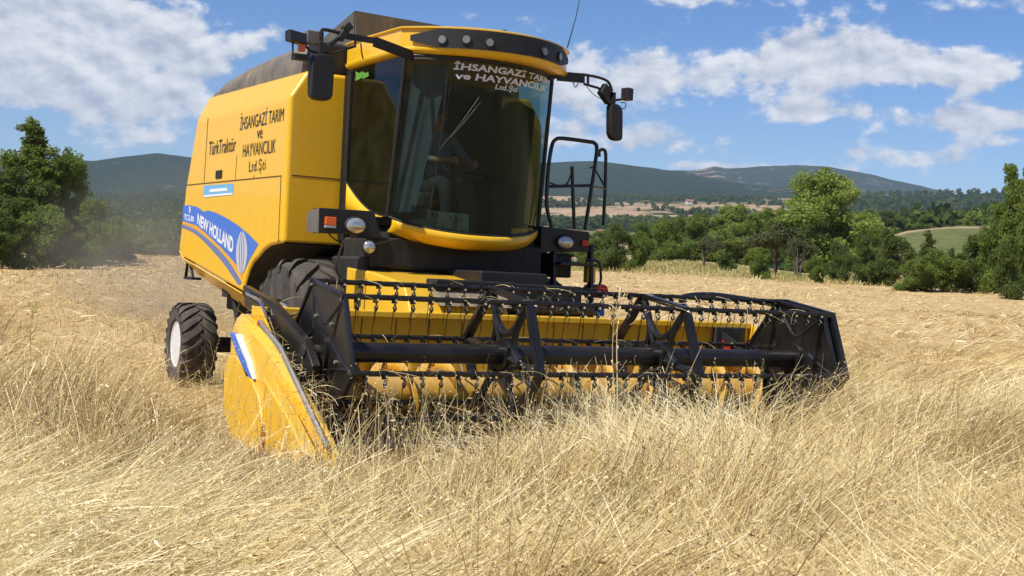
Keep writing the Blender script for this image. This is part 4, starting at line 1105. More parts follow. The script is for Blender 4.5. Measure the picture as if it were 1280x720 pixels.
def meadow(x, y):
    r = np.hypot(x-CAM[0], y-CAM[1]); az = np.arctan2(x-CAM[0], y-CAM[1])
    return np.clip((r-160)/10, 0, 1)*np.clip((272-r+6*vnoise(x, y, 8))/6, 0, 1)*(az > R_(40))
def m_field(t, b):
    p = t.pos()
    n = t.noise(.9, 6, .6, p); n2 = t.noise(9, 5, .65, p, .4)
    st = t.noise(1.0, 4, .6, t.vscale(p, (22, 1.2, 3)))
    n3 = t.noise(.16, 3, .5, p)
    mixv = t.m('ADD', t.m('ADD', t.m('MULTIPLY', n, .35), t.m('MULTIPLY', n2, .4)), t.m('MULTIPLY', st, .25))
    straw = t.ramp(mixv, [(.30, (.28, .17, .07)), (.45, (.46, .31, .14)), (.58, (.60, .44, .22)), (.72, (.72, .57, .33))])
    green = t.ramp(n2, [(.3, (.12, .12, .04)), (.7, (.30, .28, .11))])
    at = t.node('ShaderNodeAttribute', attribute_name='verge')
    gf = t.m('MULTIPLY', at.outputs['Fac'], t.ramp(t.m('ADD', t.m('MULTIPLY', n, .6), t.m('MULTIPLY', n3, .4)), [(.36, 0.0), (.56, 1.0)]))
    t.l.new(t.mix(gf, straw, green), b.inputs['Base Color'])
    b.inputs['Roughness'].default_value = .95; b.inputs['Specular IOR Level'].default_value = .1
    bp = t.node('ShaderNodeBump'); bp.inputs['Strength'].default_value = .9; bp.inputs['Distance'].default_value = .08
    t.l.new(mixv, bp.inputs['Height']); t.l.new(bp.outputs[0], b.inputs['Normal'])
M['field'] = mat('dry_field', m_field)
def m_far(t, b):
    p = t.pos()
    at = t.node('ShaderNodeAttribute', attribute_name='forest').outputs['Fac']
    md = t.node('ShaderNodeAttribute', attribute_name='meadow').outputs['Fac']
    n = t.noise(.012, 7, .66, p); n2 = t.noise(.06, 5, .6, p); n3 = t.noise(.35, 3, .6, p)
    vo = t.node('ShaderNodeTexVoronoi', distance='EUCLIDEAN'); vo.inputs['Scale'].default_value = .012
    wp = t.node('ShaderNodeVectorMath', operation='MULTIPLY_ADD')
    t.l.new(p, wp.inputs[0]); wp.inputs[1].default_value = (1, .55, 1); t.l.new(t.vscale(p, (0, 0, 0)), wp.inputs[2])
    t.l.new(wp.outputs[0], vo.inputs['Vector'])
    fld = t.ramp(t.node_rgb(vo) if 0 else t.m('ADD', t.m('MULTIPLY', vo.outputs['Distance'], .004), n2), [(.3, (.17, .105, .07)), (.42, (.31, .21, .13)), (.55, (.40, .29, .17)), (.7, (.23, .155, .10))])
    cell = t.node('ShaderNodeSeparateColor'); t.l.new(vo.outputs['Color'], cell.inputs[0])
    fld = t.mix(t.m('MULTIPLY', cell.outputs[0], .5), fld, (.46, .33, .21))
    fld = t.mix(t.ramp(cell.outputs[1], [(.68, 0.0), (.72, .7)]), fld, (.10, .12, .04))
    wood = t.ramp(t.m('ADD', t.m('MULTIPLY', n2, .6), t.m('MULTIPLY', n3, .4)), [(.34, (.010, .018, .008)), (.55, (.022, .040, .014)), (.72, (.050, .068, .026))])
    k = t.m('ADD', at, t.m('MULTIPLY', t.m('SUBTRACT', t.m('ADD', t.m('MULTIPLY', n, .45), t.m('MULTIPLY', n2, .55)), .5), 3.4))
    f = t.node('ShaderNodeMapRange', interpolation_type='SMOOTHSTEP'); t.inp(f.inputs[0], k); f.inputs[1].default_value = .36; f.inputs[2].default_value = .5
    fld = t.mix(md, fld, t.ramp(n3, [(.3, (.085, .105, .04)), (.7, (.17, .175, .07))]))
    t.l.new(t.mix(f.outputs[0], fld, wood), b.inputs['Base Color'])
    b.inputs['Roughness'].default_value = 1; b.inputs['Specular IOR Level'].default_value = 0
    bp = t.node('ShaderNodeBump'); bp.inputs['Strength'].default_value = 1; bp.inputs['Distance'].default_value = 9
    t.l.new(t.m('MULTIPLY', n2, f.outputs[0]), bp.inputs['Height']); t.l.new(bp.outputs[0], b.inputs['Normal'])
M['far'] = mat('far_land', m_far)

AZ_IN = np.arange(R_(2), R_(60), R_(.16))
AZ_OUT = np.concatenate([AZ_IN, np.linspace(R_(60), R_(362), 120)])
def verge(x, y):
    r = np.hypot(x-CAM[0], y-CAM[1]); az = np.arctan2(x-CAM[0], y-CAM[1])
    return np.clip((r-66-8*fbm(x, y, 14, 2, 5))/12, 0, 1)*(az > R_(30))*np.clip(1-(r-135)/20, .35, 1)
land('field', np.concatenate([[.01], np.geomspace(1.2, 165, 300)]), AZ_OUT, 'field', ('verge', verge))
land('valley', np.concatenate([np.geomspace(164.9, 2700, 220)]), AZ_OUT, 'far', ('forest', forest_cover))
land('hills', np.concatenate([np.linspace(2699, 7600, 190), [9000, 12000]]), AZ_OUT, 'far', ('forest', forest_cover))

# ================================================================== trees
def leaf_material(name, c0, c1, c2):
    def f(t, b):
        t.n.remove(b)
        a = t.node('ShaderNodeAttribute', attribute_name='tint').outputs['Fac']
        col = t.ramp(a, [(0, c0), (.5, c1), (1, c2)])
        d = t.node('ShaderNodeBsdfDiffuse'); t.l.new(col, d.inputs[0])
        tr = t.node('ShaderNodeBsdfTranslucent'); t.l.new(t.mix(.5, col, tuple(min(1, x*1.6) for x in c2)), tr.inputs[0])
        m = t.node('ShaderNodeMixShader'); m.inputs[0].default_value = .36; t.l.new(d.outputs[0], m.inputs[1]); t.l.new(tr.outputs[0], m.inputs[2])
        t.l.new(m.outputs[0], t.n['Material Output'].inputs[0])
    M[name] = mat(name, f)
leaf_material('dark_leaves', (.060, .085, .024), (.105, .142, .038), (.170, .215, .058))
leaf_material('mid_leaves', (.090, .128, .028), (.155, .210, .045), (.240, .300, .072))
leaf_material('light_leaves', (.150, .195, .042), (.245, .305, .068), (.345, .415, .110))
leaf_material('olive_leaves', (.085, .095, .042), (.135, .145, .065), (.200, .205, .100))
M['bark'] = mat('bark', dusty((.11, .085, .06), .2, 0, 3), rough=.95)

def crown_mesh(seed, clumps, nleaf, size, gap=.0):
    """clumps: list of (x, y, z, rx, rz); leaves spread through each clump, mostly in its outer part"""
    g = np.random.default_rng(seed)
    vol = np.array([c[3]**2*c[4] for c in clumps])**.7; vol /= vol.sum()
    P = []; T = []
    for c, w in zip(clumps, vol):
        ns = max(6, int(26*(w*len(clumps))**.5))
        subs = g.normal(size=(ns, 3)); subs /= np.linalg.norm(subs, axis=1)[:, None]
        subs *= g.uniform(.35, 1.0, (ns, 1))
        sr = g.uniform(.22, .42, ns)
        tn = g.uniform(-.22, .22, ns)
        k = int(nleaf*w/ns)+1
        for s_, r_, t_ in zip(subs, sr, tn):
            d = g.normal(size=(k, 3)); d /= np.linalg.norm(d, axis=1)[:, None]
            d *= (g.uniform(.1, 1, (k, 1)))**.45*r_
            q = (s_*.78+d)
            P.append(np.array([c[0], c[1], c[2]])+q*np.array([c[3], c[3], c[4]]))
            T.append(np.clip(.5+t_+g.normal(0, .16, k), 0, 1))
    P = np.concatenate(P); T = np.concatenate(T); n = len(P)
    a = g.normal(size=(n, 3)); a /= np.linalg.norm(a, axis=1)[:, None]
    b = np.cross(a, g.normal(size=(n, 3))); b /= np.linalg.norm(b, axis=1)[:, None]
    s = size*g.uniform(.5, 1.3, (n, 1))
    co = np.stack([P-a*s, P+b*s*.55, P+a*s, P-b*s*.55], 1).reshape(-1, 3)
    o = fastmesh('crown', co, np.arange(n*4).reshape(-1, 4), 'mid_leaves')
    o.data.polygons.foreach_set('use_smooth', np.zeros(n, bool))
    setattr_f(o, 'tint', np.repeat(T, 4))
    return o
def trunk_mesh(seed, clumps, r0, base_split=.0):
    g = random.Random(seed); b = MB()
    top = max(c[2] for c in clumps)
    stems = 1 if base_split == 0 else 3
    for s in range(stems):
        ax, ay = (g.uniform(-.02, .02), g.uniform(-.02, .02)) if stems == 1 else (g.uniform(-.10, .10), g.uniform(-.10, .10))
        pts = [(ax*.3, ay*.3, -.03), (ax*.6, ay*.6, top*.25), (ax, ay, top*.5), (ax*1.3, ay*1.1, top*.78), (ax*1.2, ay, top*.95)]
        b.tube(smoothpath(pts, 3), [r0*(1-.07*i) if i < 13 else r0*.1 for i in range(13)], 7)
        for c in clumps:
            if g.random() < .75 or stems == 1:
                h = c[2]*g.uniform(.35, .65); st = (ax*h/top*1.2, ay*h/top*1.1, h)
                b.tube(smoothpath([st, ((st[0]+c[0])/2*.9, (st[1]+c[1])/2*.9, (h+c[2])/2), (c[0], c[1], c[2]+c[4]*.4)], 3), [r0*.45, r0*.36, r0*.3, r0*.25, r0*.2, r0*.14, r0*.06], 5)
    return b
TEMPL = {}
def template(kind, seed):
    g = random.Random(seed); C = []
    if kind == 'broad':
        zz = [.17+.66*i/19 for i in range(20)]; g.shuffle(zz)
        for i in range(20):
            a = i*2.4+g.uniform(-.5, .5); q = g.uniform(.10, .36); z = zz[i]; k = 1-abs(z-.45)*1.0
            C.append((q*k*math.cos(a), q*k*math.sin(a), z, g.uniform(.13, .20), g.uniform(.09, .15)))
        C.append((0, 0, .86, .15, .13)); size, n, r0, sp = .0125, 32000, .022, 0
    elif kind == 'tall':
        for i in range(13):
            a = g.uniform(0, 2*PI); z = .22+.70*(i/12); q = g.uniform(.02, .20)*(1.15-z)
            C.append((q*math.cos(a), q*math.sin(a), z, g.uniform(.10, .16)*(1.25-.55*z), g.uniform(.07, .11)))
        size, n, r0, sp = .011, 21000, .018, 0
    elif kind == 'bush':
        for i in range(15):
            a = g.uniform(0, 2*PI); q = g.uniform(.05, .42); z = g.uniform(.10, .74)*(1.15-q)
            C.append((q*math.cos(a), q*math.sin(a), z, g.uniform(.16, .25), g.uniform(.12, .22)))
        C.append((0, 0, .70, .20, .24)); size, n, r0, sp = .0175, 19000, .012, 1
    elif kind == 'scrub':
        for i in range(9):
            a = g.uniform(0, 2*PI); q = g.uniform(.08, .40)
            C.append((q*math.cos(a), q*math.sin(a), g.uniform(.52, .78), g.uniform(.17, .25), g.uniform(.12, .20)))
        size, n, r0, sp = .019, 10000, .026, 1
    else:
        for i in range(8):
            z = .14+.76*i/7; C.append((g.uniform(-.03, .03), g.uniform(-.03, .03), z, .20*(1.1-z)+.03, .12))
        size, n, r0, sp = .022, 4500, .018, 0
    cr = crown_mesh(seed, C, n, size); tr = trunk_mesh(seed, C, r0, sp).build('trunk', 'bark', smooth=True)
    COL.objects.unlink(cr); COL.objects.unlink(tr)
    return cr.data, tr.data
for i, k in enumerate(('broad', 'broad', 'tall', 'tall', 'bush', 'bush', 'bush', 'scrub', 'scrub', 'spire')):
    TEMPL.setdefault(k, []).append(template(k, 40+i))
NAMES = {'broad': 'broadleaf_tree', 'tall': 'poplar_tree', 'bush': 'leafy_bush', 'scrub': 'scrub_tree', 'spire': 'conifer_tree'}
CATS = {'broad': 'tree', 'tall': 'tree', 'bush': 'bush', 'scrub': 'tree', 'spire': 'tree'}
_tc = [0]
def tree(kind, u, vtop, r, wpx, leaves, label=None, group=None, name=None, sink=0.05, zs=None):
    """a tree standing r metres off in the direction of column u, its top at row vtop, wpx wide"""
    az, e = azel(u, vtop); x, y = CAM[0]+r*math.sin(az), CAM[1]+r*math.cos(az)
    z0 = float(terrain(x, y)); ztop = CAM[2]+r*math.tan(e); h = max(.5, ztop-z0+sink)
    k = _tc[0]; _tc[0] += 1
    cm, tm = TEMPL[kind][k % len(TEMPL[kind])]
    root = empty(name or NAMES[kind], (x, y, z0-sink), (k*2.4) % (2*PI))
    w = wpx*r/FPX
    nat = {'broad': .80, 'tall': .44, 'bush': 1.02, 'scrub': .95, 'spire': .42}[kind]
    ch = 1/{'broad': .98, 'tall': 1.0, 'bush': .95, 'scrub': .93, 'spire': 1.0}[kind]
    sx = w/nat
    c = bpy.data.objects.new('crown', cm); t = bpy.data.objects.new('trunk', tm)
    for o in (c, t): COL.objects.link(o); o.parent = root; o.scale = (sx, sx, h*ch)
    c.material_slots[0].link = 'OBJECT'; c.material_slots[0].material = M[leaves]
    t.scale = (min(sx, h), min(sx, h), h*ch)
    if kind in ('bush',): t.scale = (sx, sx, h*ch)
    tag(root, label, CATS[kind], group)
    return root
GL = 'trees behind the left edge of the field'
tree('tall', 42, 148, 60, 95, 'mid_leaves', 'tallest tree at the left edge of the field, its loose top above the hills', GL)
tree('broad', 84, 184, 61, 92, 'mid_leaves', 'broad dark tree just right of the tallest one at the left field edge', GL)
tree('broad', 18, 205, 58, 120, 'dark_leaves', 'dark tree cut by the left border of the photo', GL)
tree('bush', 60, 250, 55, 110, 'mid_leaves', 'dense bush at the foot of the tallest left tree', GL)
tree('bush', 118, 238, 59, 86, 'mid_leaves', 'mid green bush below the broad dark tree on the left', GL)
tree('bush', 5, 255, 54, 90, 'dark_leaves', 'dark low bush at the far left corner of the field', GL)
tree('bush', 150, 272, 64, 66, 'olive_leaves', 'olive bush right of the left tree group, in dust', GL)
tree('bush', 98, 285, 55, 60, 'mid_leaves', 'small green bush at the field brow in front of the left trees', GL)
tree('bush', 184, 292, 90, 64, 'mid_leaves', 'dusty low tree between the left group and the harvester', GL)
tree('bush', 216, 300, 84, 44, 'olive_leaves', 'dusty bush touching the rear of the harvester', GL)
tree('bush', 290, 300, 85, 60, 'olive_leaves', 'low bush hidden behind the harvester body', GL)
tree('broad', -60, 190, 64, 150, 'dark_leaves', 'tree beyond the left border of the photo', GL)

GR = 'trees and bushes along the right edge of the field'
E_ = [
 ('bush', 772, 276, 76, 66, 'dark_leaves', 'willow like bush right beside the hand rail'),
 ('bush', 745, 292, 84, 50, 'mid_leaves', 'low bush seen through the hand rail'),
 ('bush', 800, 284, 80, 45, 'mid_leaves', 'rounded bush leaning on the willow like bush'),
 ('bush', 836, 270, 122, 62, 'mid_leaves', 'green bush on the brow right of the willow like bush'),
 ('bush', 868, 264, 135, 80, 'mid_leaves', 'wide green tree mass on the brow above the grey scrub tree'),
 ('scrub', 882, 290, 96, 44, 'olive_leaves', 'grey brown scrub tree with open trunk on the brow'),
 ('bush', 908, 314, 88, 34, 'dark_leaves', 'small dark bush right of the grey scrub tree'),
 ('bush', 903, 262, 150, 80, 'mid_leaves', 'tree crown behind the small dark bush'),
 ('broad', 925, 253, 150, 76, 'light_leaves', 'pale green tree left of the tall light tree'),
 ('bush', 948, 306, 72, 46, 'mid_leaves', 'fresh green bush standing forward on the dry verge'),
 ('scrub', 972, 278, 92, 90, 'olive_leaves', 'wide brown green scrub under the tall light tree'),
 ('scrub', 1000, 292, 86, 50, 'olive_leaves', 'brown scrub beside the trunk of the tall light tree'),
 ('broad', 962, 257, 130, 70, 'mid_leaves', 'mid green tree touching the left side of the tall light tree'),
 ('broad', 1036, 209, 92, 142, 'light_leaves', 'tall light green tree, highest on the right skyline'),
 ('bush', 1019, 316, 70, 30, 'mid_leaves', 'little bush in front of the tall light tree'),
 ('bush', 1048, 296, 84, 45, 'dark_leaves', 'dark bush at the foot of the tall light tree'),
 ('bush', 1082, 284, 74, 58, 'dark_leaves', 'dark bush right of the tall light tree'),
 ('broad', 1080, 262, 120, 60, 'light_leaves', 'light tree peeping over the dark bushes'),
 ('bush', 1115, 282, 72, 72, 'dark_leaves', 'wide dark bush in the middle of the right hedge'),
 ('spire', 1160, 286, 84, 34, 'dark_leaves', 'pointed dark tree in front of the green meadow'),
 ('bush', 1168, 306, 66, 88, 'mid_leaves', 'bright green bush at the field edge below the meadow'),
 ('bush', 1140, 322, 66, 50, 'mid_leaves', 'low bright bush left of the bright green one'),
 ('bush', 1222, 284, 68, 74, 'dark_leaves', 'dark bush left of the tall tree at the right border'),
 ('bush', 1200, 312, 66, 50, 'dark_leaves', 'low dark bush between two larger ones near the right border'),
 ('bush', 1248, 262, 66, 66, 'mid_leaves', 'upright bush against the tall tree at the right border'),
 ('tall', 1264, 200, 63, 50, 'mid_leaves', 'tall loose tree at the right border of the photo'),
 ('broad', 1306, 190, 62, 80, 'mid_leaves', 'large tree cut by the right border of the photo'),
 ('bush', 1262, 290, 60, 60, 'dark_leaves', 'dense bush at the foot of the tree at the right border'),
 ('broad', 1360, 200, 66, 150, 'dark_leaves', 'tree beyond the right border of the photo'),
]
for e in E_: tree(*e[:6], label=e[6], group=GR)
# woods in the valley behind: trees one can tell apart
g_ = random.Random(5)
GV = 'trees standing in the valley behind the field edge'
for i, (u, vt, r, w, lf) in enumerate([
    (806, 276, 230, 34, 'mid_leaves'), (828, 266, 240, 40, 'mid_leaves'), (850, 262, 235, 40, 'mid_leaves'), (880, 263, 245, 44, 'mid_leaves'), (905, 262, 240, 40, 'light_leaves'),
    (935, 258, 230, 40, 'mid_leaves'), (960, 262, 240, 44, 'dark_leaves'), (1070, 262, 200, 40, 'light_leaves'), (1092, 268, 195, 36, 'mid_leaves'), (1105, 262, 320, 30, 'dark_leaves'),
    (1122, 264, 330, 34, 'mid_leaves'), (1140, 262, 340, 36, 'dark_leaves'), (1158, 266, 330, 30, 'mid_leaves'), (1178, 266, 340, 30, 'dark_leaves'), (1196, 270, 345, 24, 'dark_leaves'),
    (1216, 262, 330, 26, 'light_leaves'), (1232, 266, 335, 26, 'mid_leaves'), (1250, 258, 320, 34, 'mid_leaves'), (760, 286, 200, 50, 'mid_leaves'), (735, 290, 190, 40, 'dark_leaves'),
    (1010, 262, 210, 50, 'mid_leaves'), (700, 288, 200, 50, 'mid_leaves'), (1240, 286, 150, 34, 'dark_leaves'), (1208, 298, 140, 20, 'mid_leaves')]):
    tree(('broad', 'bush', 'tall')[i % 3] if i % 3 < 2 else 'bush', u, vt, r, w*1.25, lf, 'tree in the wooded valley behind the hedge and scrub of the field edge', GV)
def wood():
    g = np.random.default_rng(3); P = []; S = []; T = []
    def band(n, r0, r1, u0, u1, h0, h1, q, keep=None):
        for _ in range(n):
            u = g.uniform(u0, u1); r = math.exp(g.uniform(math.log(r0), math.log(r1))); az = YAW+math.atan((u-640)/FPX)
            x, y = CAM[0]+r*math.sin(az), CAM[1]+r*math.cos(az)
            if keep is not None and forest_cover(np.array([x]), np.array([y]))[0] < keep+g.uniform(-.1, .1): continue
            z = float(terrain(x, y)); h = g.uniform(h0, h1); wd = h*g.uniform(.35, .6)
            k = 70; d = g.normal(size=(k, 3)); d /= np.linalg.norm(d, axis=1)[:, None]; d *= g.uniform(.55, 1, (k, 1))
            c = np.array([x, y, z+h*.52])+d*np.array([wd, wd, h*.5]); P.append(c); S.append(np.full(k, q*h)); T.append(np.clip(g.uniform(.1, .7)+g.normal(0, .1, k), 0, 1))
    band(420, 300, 560, 815, 1010, 6, 10, .13); band(260, 330, 700, 1010, 1290, 6, 10, .13)
    band(2200, 1000, 2250, 560, 1060, 4, 8, .19, .36); band(500, 520, 1000, 560, 830, 3, 6, .18, .62); band(500, 520, 1000, 830, 1060, 4, 8, .18, .33); band(560, 800, 2250, 1040, 1300, 6, 10, .17, .42)
    band(700, 330, 900, -120, 340, 5, 8, .12); band(900, 800, 2600, -100, 340, 6, 10, .17)
    P = np.concatenate(P); S = np.concatenate(S)[:, None]; T = np.concatenate(T); n = len(P)
    a = g.normal(size=(n, 3)); a /= np.linalg.norm(a, axis=1)[:, None]; b = np.cross(a, g.normal(size=(n, 3))); b /= np.linalg.norm(b, axis=1)[:, None]
    co = np.stack([P-a*S, P+b*S*.7, P+a*S, P-b*S*.7], 1).reshape(-1, 3)
    o = fastmesh('distant_wood', co, np.arange(n*4).reshape(-1, 4), 'dark_leaves'); setattr_f(o, 'tint', np.repeat(T, 4))
    tag(o, 'far-off woods and scrub covering the valley and its slopes', 'woods', None, 'stuff')
wood()
# farm houses on the far slope
M['plaster'] = mat('pale_plaster', color=(.62, .58, .52), rough=.9)
M['tile'] = mat('roof_tile', color=(.30, .13, .08), rough=.9)
M['window'] = mat('window_dark', color=(.03, .035, .04), rough=.3)
def house(u, v, r, w, d, h, label, roof='tile'):
    az, e = azel(u, v); x, y = CAM[0]+r*math.sin(az), CAM[1]+r*math.cos(az)
    root = empty('farmhouse', (x, y, float(terrain(x, y))-1), -az+.3)
    b = MB(); b.box(-w/2, w/2, -d/2, d/2, 0, h); b.build('wall', 'plaster', root)
    b = MB(); b.prism([(-d/2-.5, h), (d/2+.5, h), (0, h+d*.32)], -w/2-.5, w/2+.5); b.build('roof', roof, root)
    for k in (-1, 1):
        b = MB(); b.box(k*w*.25-.6, k*w*.25+.6, -d/2-.05, -d/2+.05, h*.45, h*.8); b.build('window', 'window', root)
    tag(root, label, 'house', 'farmhouses on the far slope')
house(1172, 266, 1260, 9, 8, 6, 'bright white farmhouse on the tan clearing right of the tall light tree')
house(1093, 262, 1330, 10, 8, 5, 'pale farmhouse on the wooded slope just right of the tall light tree', 'tile')
house(1112, 263, 1330, 7, 7, 4, 'small farmhouse right beside the pale one on the wooded slope')
house(862, 255, 1750, 9, 8, 5, 'farmhouse among tan fields above the grey scrub tree')
house(758, 286, 700, 9, 7, 4, 'low farmhouse seen just right of the hand rail above the bush', 'tile')

# ================================================================== grass and straw
def m_straw(t, b):
    t.n.remove(b)
    a = t.node('ShaderNodeAttribute', attribute_name='tint').outputs['Fac']
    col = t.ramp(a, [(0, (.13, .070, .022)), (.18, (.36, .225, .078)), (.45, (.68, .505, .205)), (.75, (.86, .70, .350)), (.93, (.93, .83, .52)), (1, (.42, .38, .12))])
    d = t.node('ShaderNodeBsdfDiffuse'); t.l.new(col, d.inputs[0])
    tr = t.node('ShaderNodeBsdfTranslucent'); t.l.new(col, tr.inputs[0])
    m = t.node('ShaderNodeMixShader'); m.inputs[0].default_value = .30; t.l.new(d.outputs[0], m.inputs[1]); t.l.new(tr.outputs[0], m.inputs[2])
    g = t.node('ShaderNodeBsdfGlossy'); g.inputs[0].default_value = (1, .95, .85, 1); g.inputs[1].default_value = .42
    m2 = t.node('ShaderNodeMixShader'); m2.inputs[0].default_value = .05; t.l.new(m.outputs[0], m2.inputs[1]); t.l.new(g.outputs[0], m2.inputs[2])
    t.l.new(m2.outputs[0], t.n['Material Output'].inputs[0])
M['straw'] = mat('dry_straw', m_straw)

class Blades:
    def __init__(s): s.co = []; s.q = []; s.t = []; s.n = 0
    def add(s, P, az, lean, bend, L, w, tint, S=5, flop=0.0, heads=0, rng=RNG, wig=.0, floor=True):
        N = len(P)
        if N == 0: return
        D = np.stack([np.sin(az), np.cos(az), np.zeros(N)], -1); pos = P.copy(); pts = [pos.copy()]; th = []
        azr = rng.normal(0, 1, N)*wig
        for i in range(S):
            f = (i+.5)/S
            theta = np.minimum(lean+bend*f**1.4, 2.25)
            a2 = az+azr*f; D2 = np.stack([np.sin(a2), np.cos(a2), np.zeros(N)], -1)
            pos = pos+(L/S)[:, None]*(np.sin(theta)[:, None]*D2+np.cos(theta)[:, None]*np.array([0, 0, 1.]))
            if floor: pos[:, 2] = np.maximum(pos[:, 2], P[:, 2]+.015)
            pts.append(pos.copy()); th.append(theta)
        phi = rng.uniform(0, PI, N)
        perp = np.stack([np.cos(az), -np.sin(az), np.zeros(N)], -1)
        nrm = D*np.cos(lean+bend*.4)[:, None]-np.array([0, 0, 1.])*np.sin(lean+bend*.4)[:, None]
        side = perp*np.cos(phi)[:, None]+nrm*np.sin(phi)[:, None]
        K = S+1; co = np.empty((N, K, 2, 3))
        for i, p in enumerate(pts):
            ww = (w*(1-.62*i/S))[:, None]*side*.5; co[:, i, 0] = p-ww; co[:, i, 1] = p+ww
        base = s.n+np.arange(N)[:, None]*(K*2); k = np.arange(S)[None]*2
        q = np.stack([base+k, base+k+1, base+k+3, base+k+2], -1).reshape(-1, 4)
        s.co.append(co.reshape(-1, 3)); s.q.append(q); s.t.append(np.repeat(tint, K*2)); s.n += N*K*2
        if heads:
            m = rng.random(N) < .62; idx = np.nonzero(m)[0]; H = heads
            tip, pre = pts[-1][idx], pts[-2][idx]; dr = tip-pre; ln = np.linalg.norm(dr, axis=1)[:, None]; dr /= ln
            for h in range(H):
                f = (h+.5)/H; c = pre*(1-f)+tip*f+dr*ln*.15*f
                o = rng.normal(size=(len(idx), 3)); o -= dr*(o*dr).sum(1)[:, None]; o /= np.linalg.norm(o, axis=1)[:, None]
                dd = dr*.75+o*.66; dd[:, 2] -= .25; l = (rng.uniform(.016, .034, len(idx)))[:, None]; wv = np.cross(dd, rng.normal(size=(len(idx), 3))); wv /= np.linalg.norm(wv, axis=1)[:, None]; wv *= .0034*rng.uniform(.6, 1.2, (len(idx), 1))*(1+0*l)
                quad = np.stack([c, c+dd*l*.5+wv, c+dd*l, c+dd*l*.5-wv], 1)
                s.co.append(quad.reshape(-1, 3)); s.q.append(s.n+np.arange(len(idx)*4).reshape(-1, 4)); s.n += len(idx)*4
                s.t.append(np.repeat(np.clip(tint[idx]-.02, 0, .85), 4))
    def build(s, name):
        o = fastmesh(name, np.concatenate(s.co), np.concatenate(s.q), 'straw'); setattr_f(o, 'tint', np.concatenate(s.t))
        return o
def polar_pts(n, r0, r1, a0=3.5, a1=59, rng=RNG):
    r = np.sqrt(rng.uniform(r0*r0, r1*r1, n)); a = R_(1)*rng.uniform(a0, a1, n)
    x, y = CAM[0]+r*np.sin(a), CAM[1]+r*np.cos(a)
    return x, y
def is_cut(x, y):
    e = (fbm(x, y, 1.2, 2, 77)-.5)*.7
    swath = (x > -2.55+e) & (x < 2.75) & (y > -2.98)
    r = np.hypot(x-CAM[0], y-CAM[1]); az = np.arctan2(x-CAM[0], y-CAM[1])
    return swath | ((y > 16) & (az < R_(30)) & (x > -2.5+e))
def header_clear(x, y):
    return (x > -2.75) & (x < 2.72) & (y > -3.06) & (y < -1.5)
def under_machine(x, y):
    w = lambda cx, cy, rx, ry: (np.abs(x-cx) < rx) & (np.abs(y-cy) < ry)
    return w(-1.2, 0, .34, .8) | w(1.2, 0, .34, .8) | w(-1.13, 3.77, .30, .5) | w(1.13, 3.77, .3, .5)
def flow(x, y):
    """direction in which the stalks lie, and how far"""
    a = 2.1+4.2*(fbm(x, y, 2.4, 2, 51)-.5)*1.6+1.6*(fbm(x, y, 6.5, 1, 57)-.5)*2+2.4*(vnoise(x, y, .42, 53)-.5)
    l = np.clip((vnoise(x, y, 1.9, 61)*.65+vnoise(x, y, .7, 62)*.35-.27)*3.0+(vnoise(x, y, .38, 63)-.5)*.6, 0, 1.15)
    return a, l
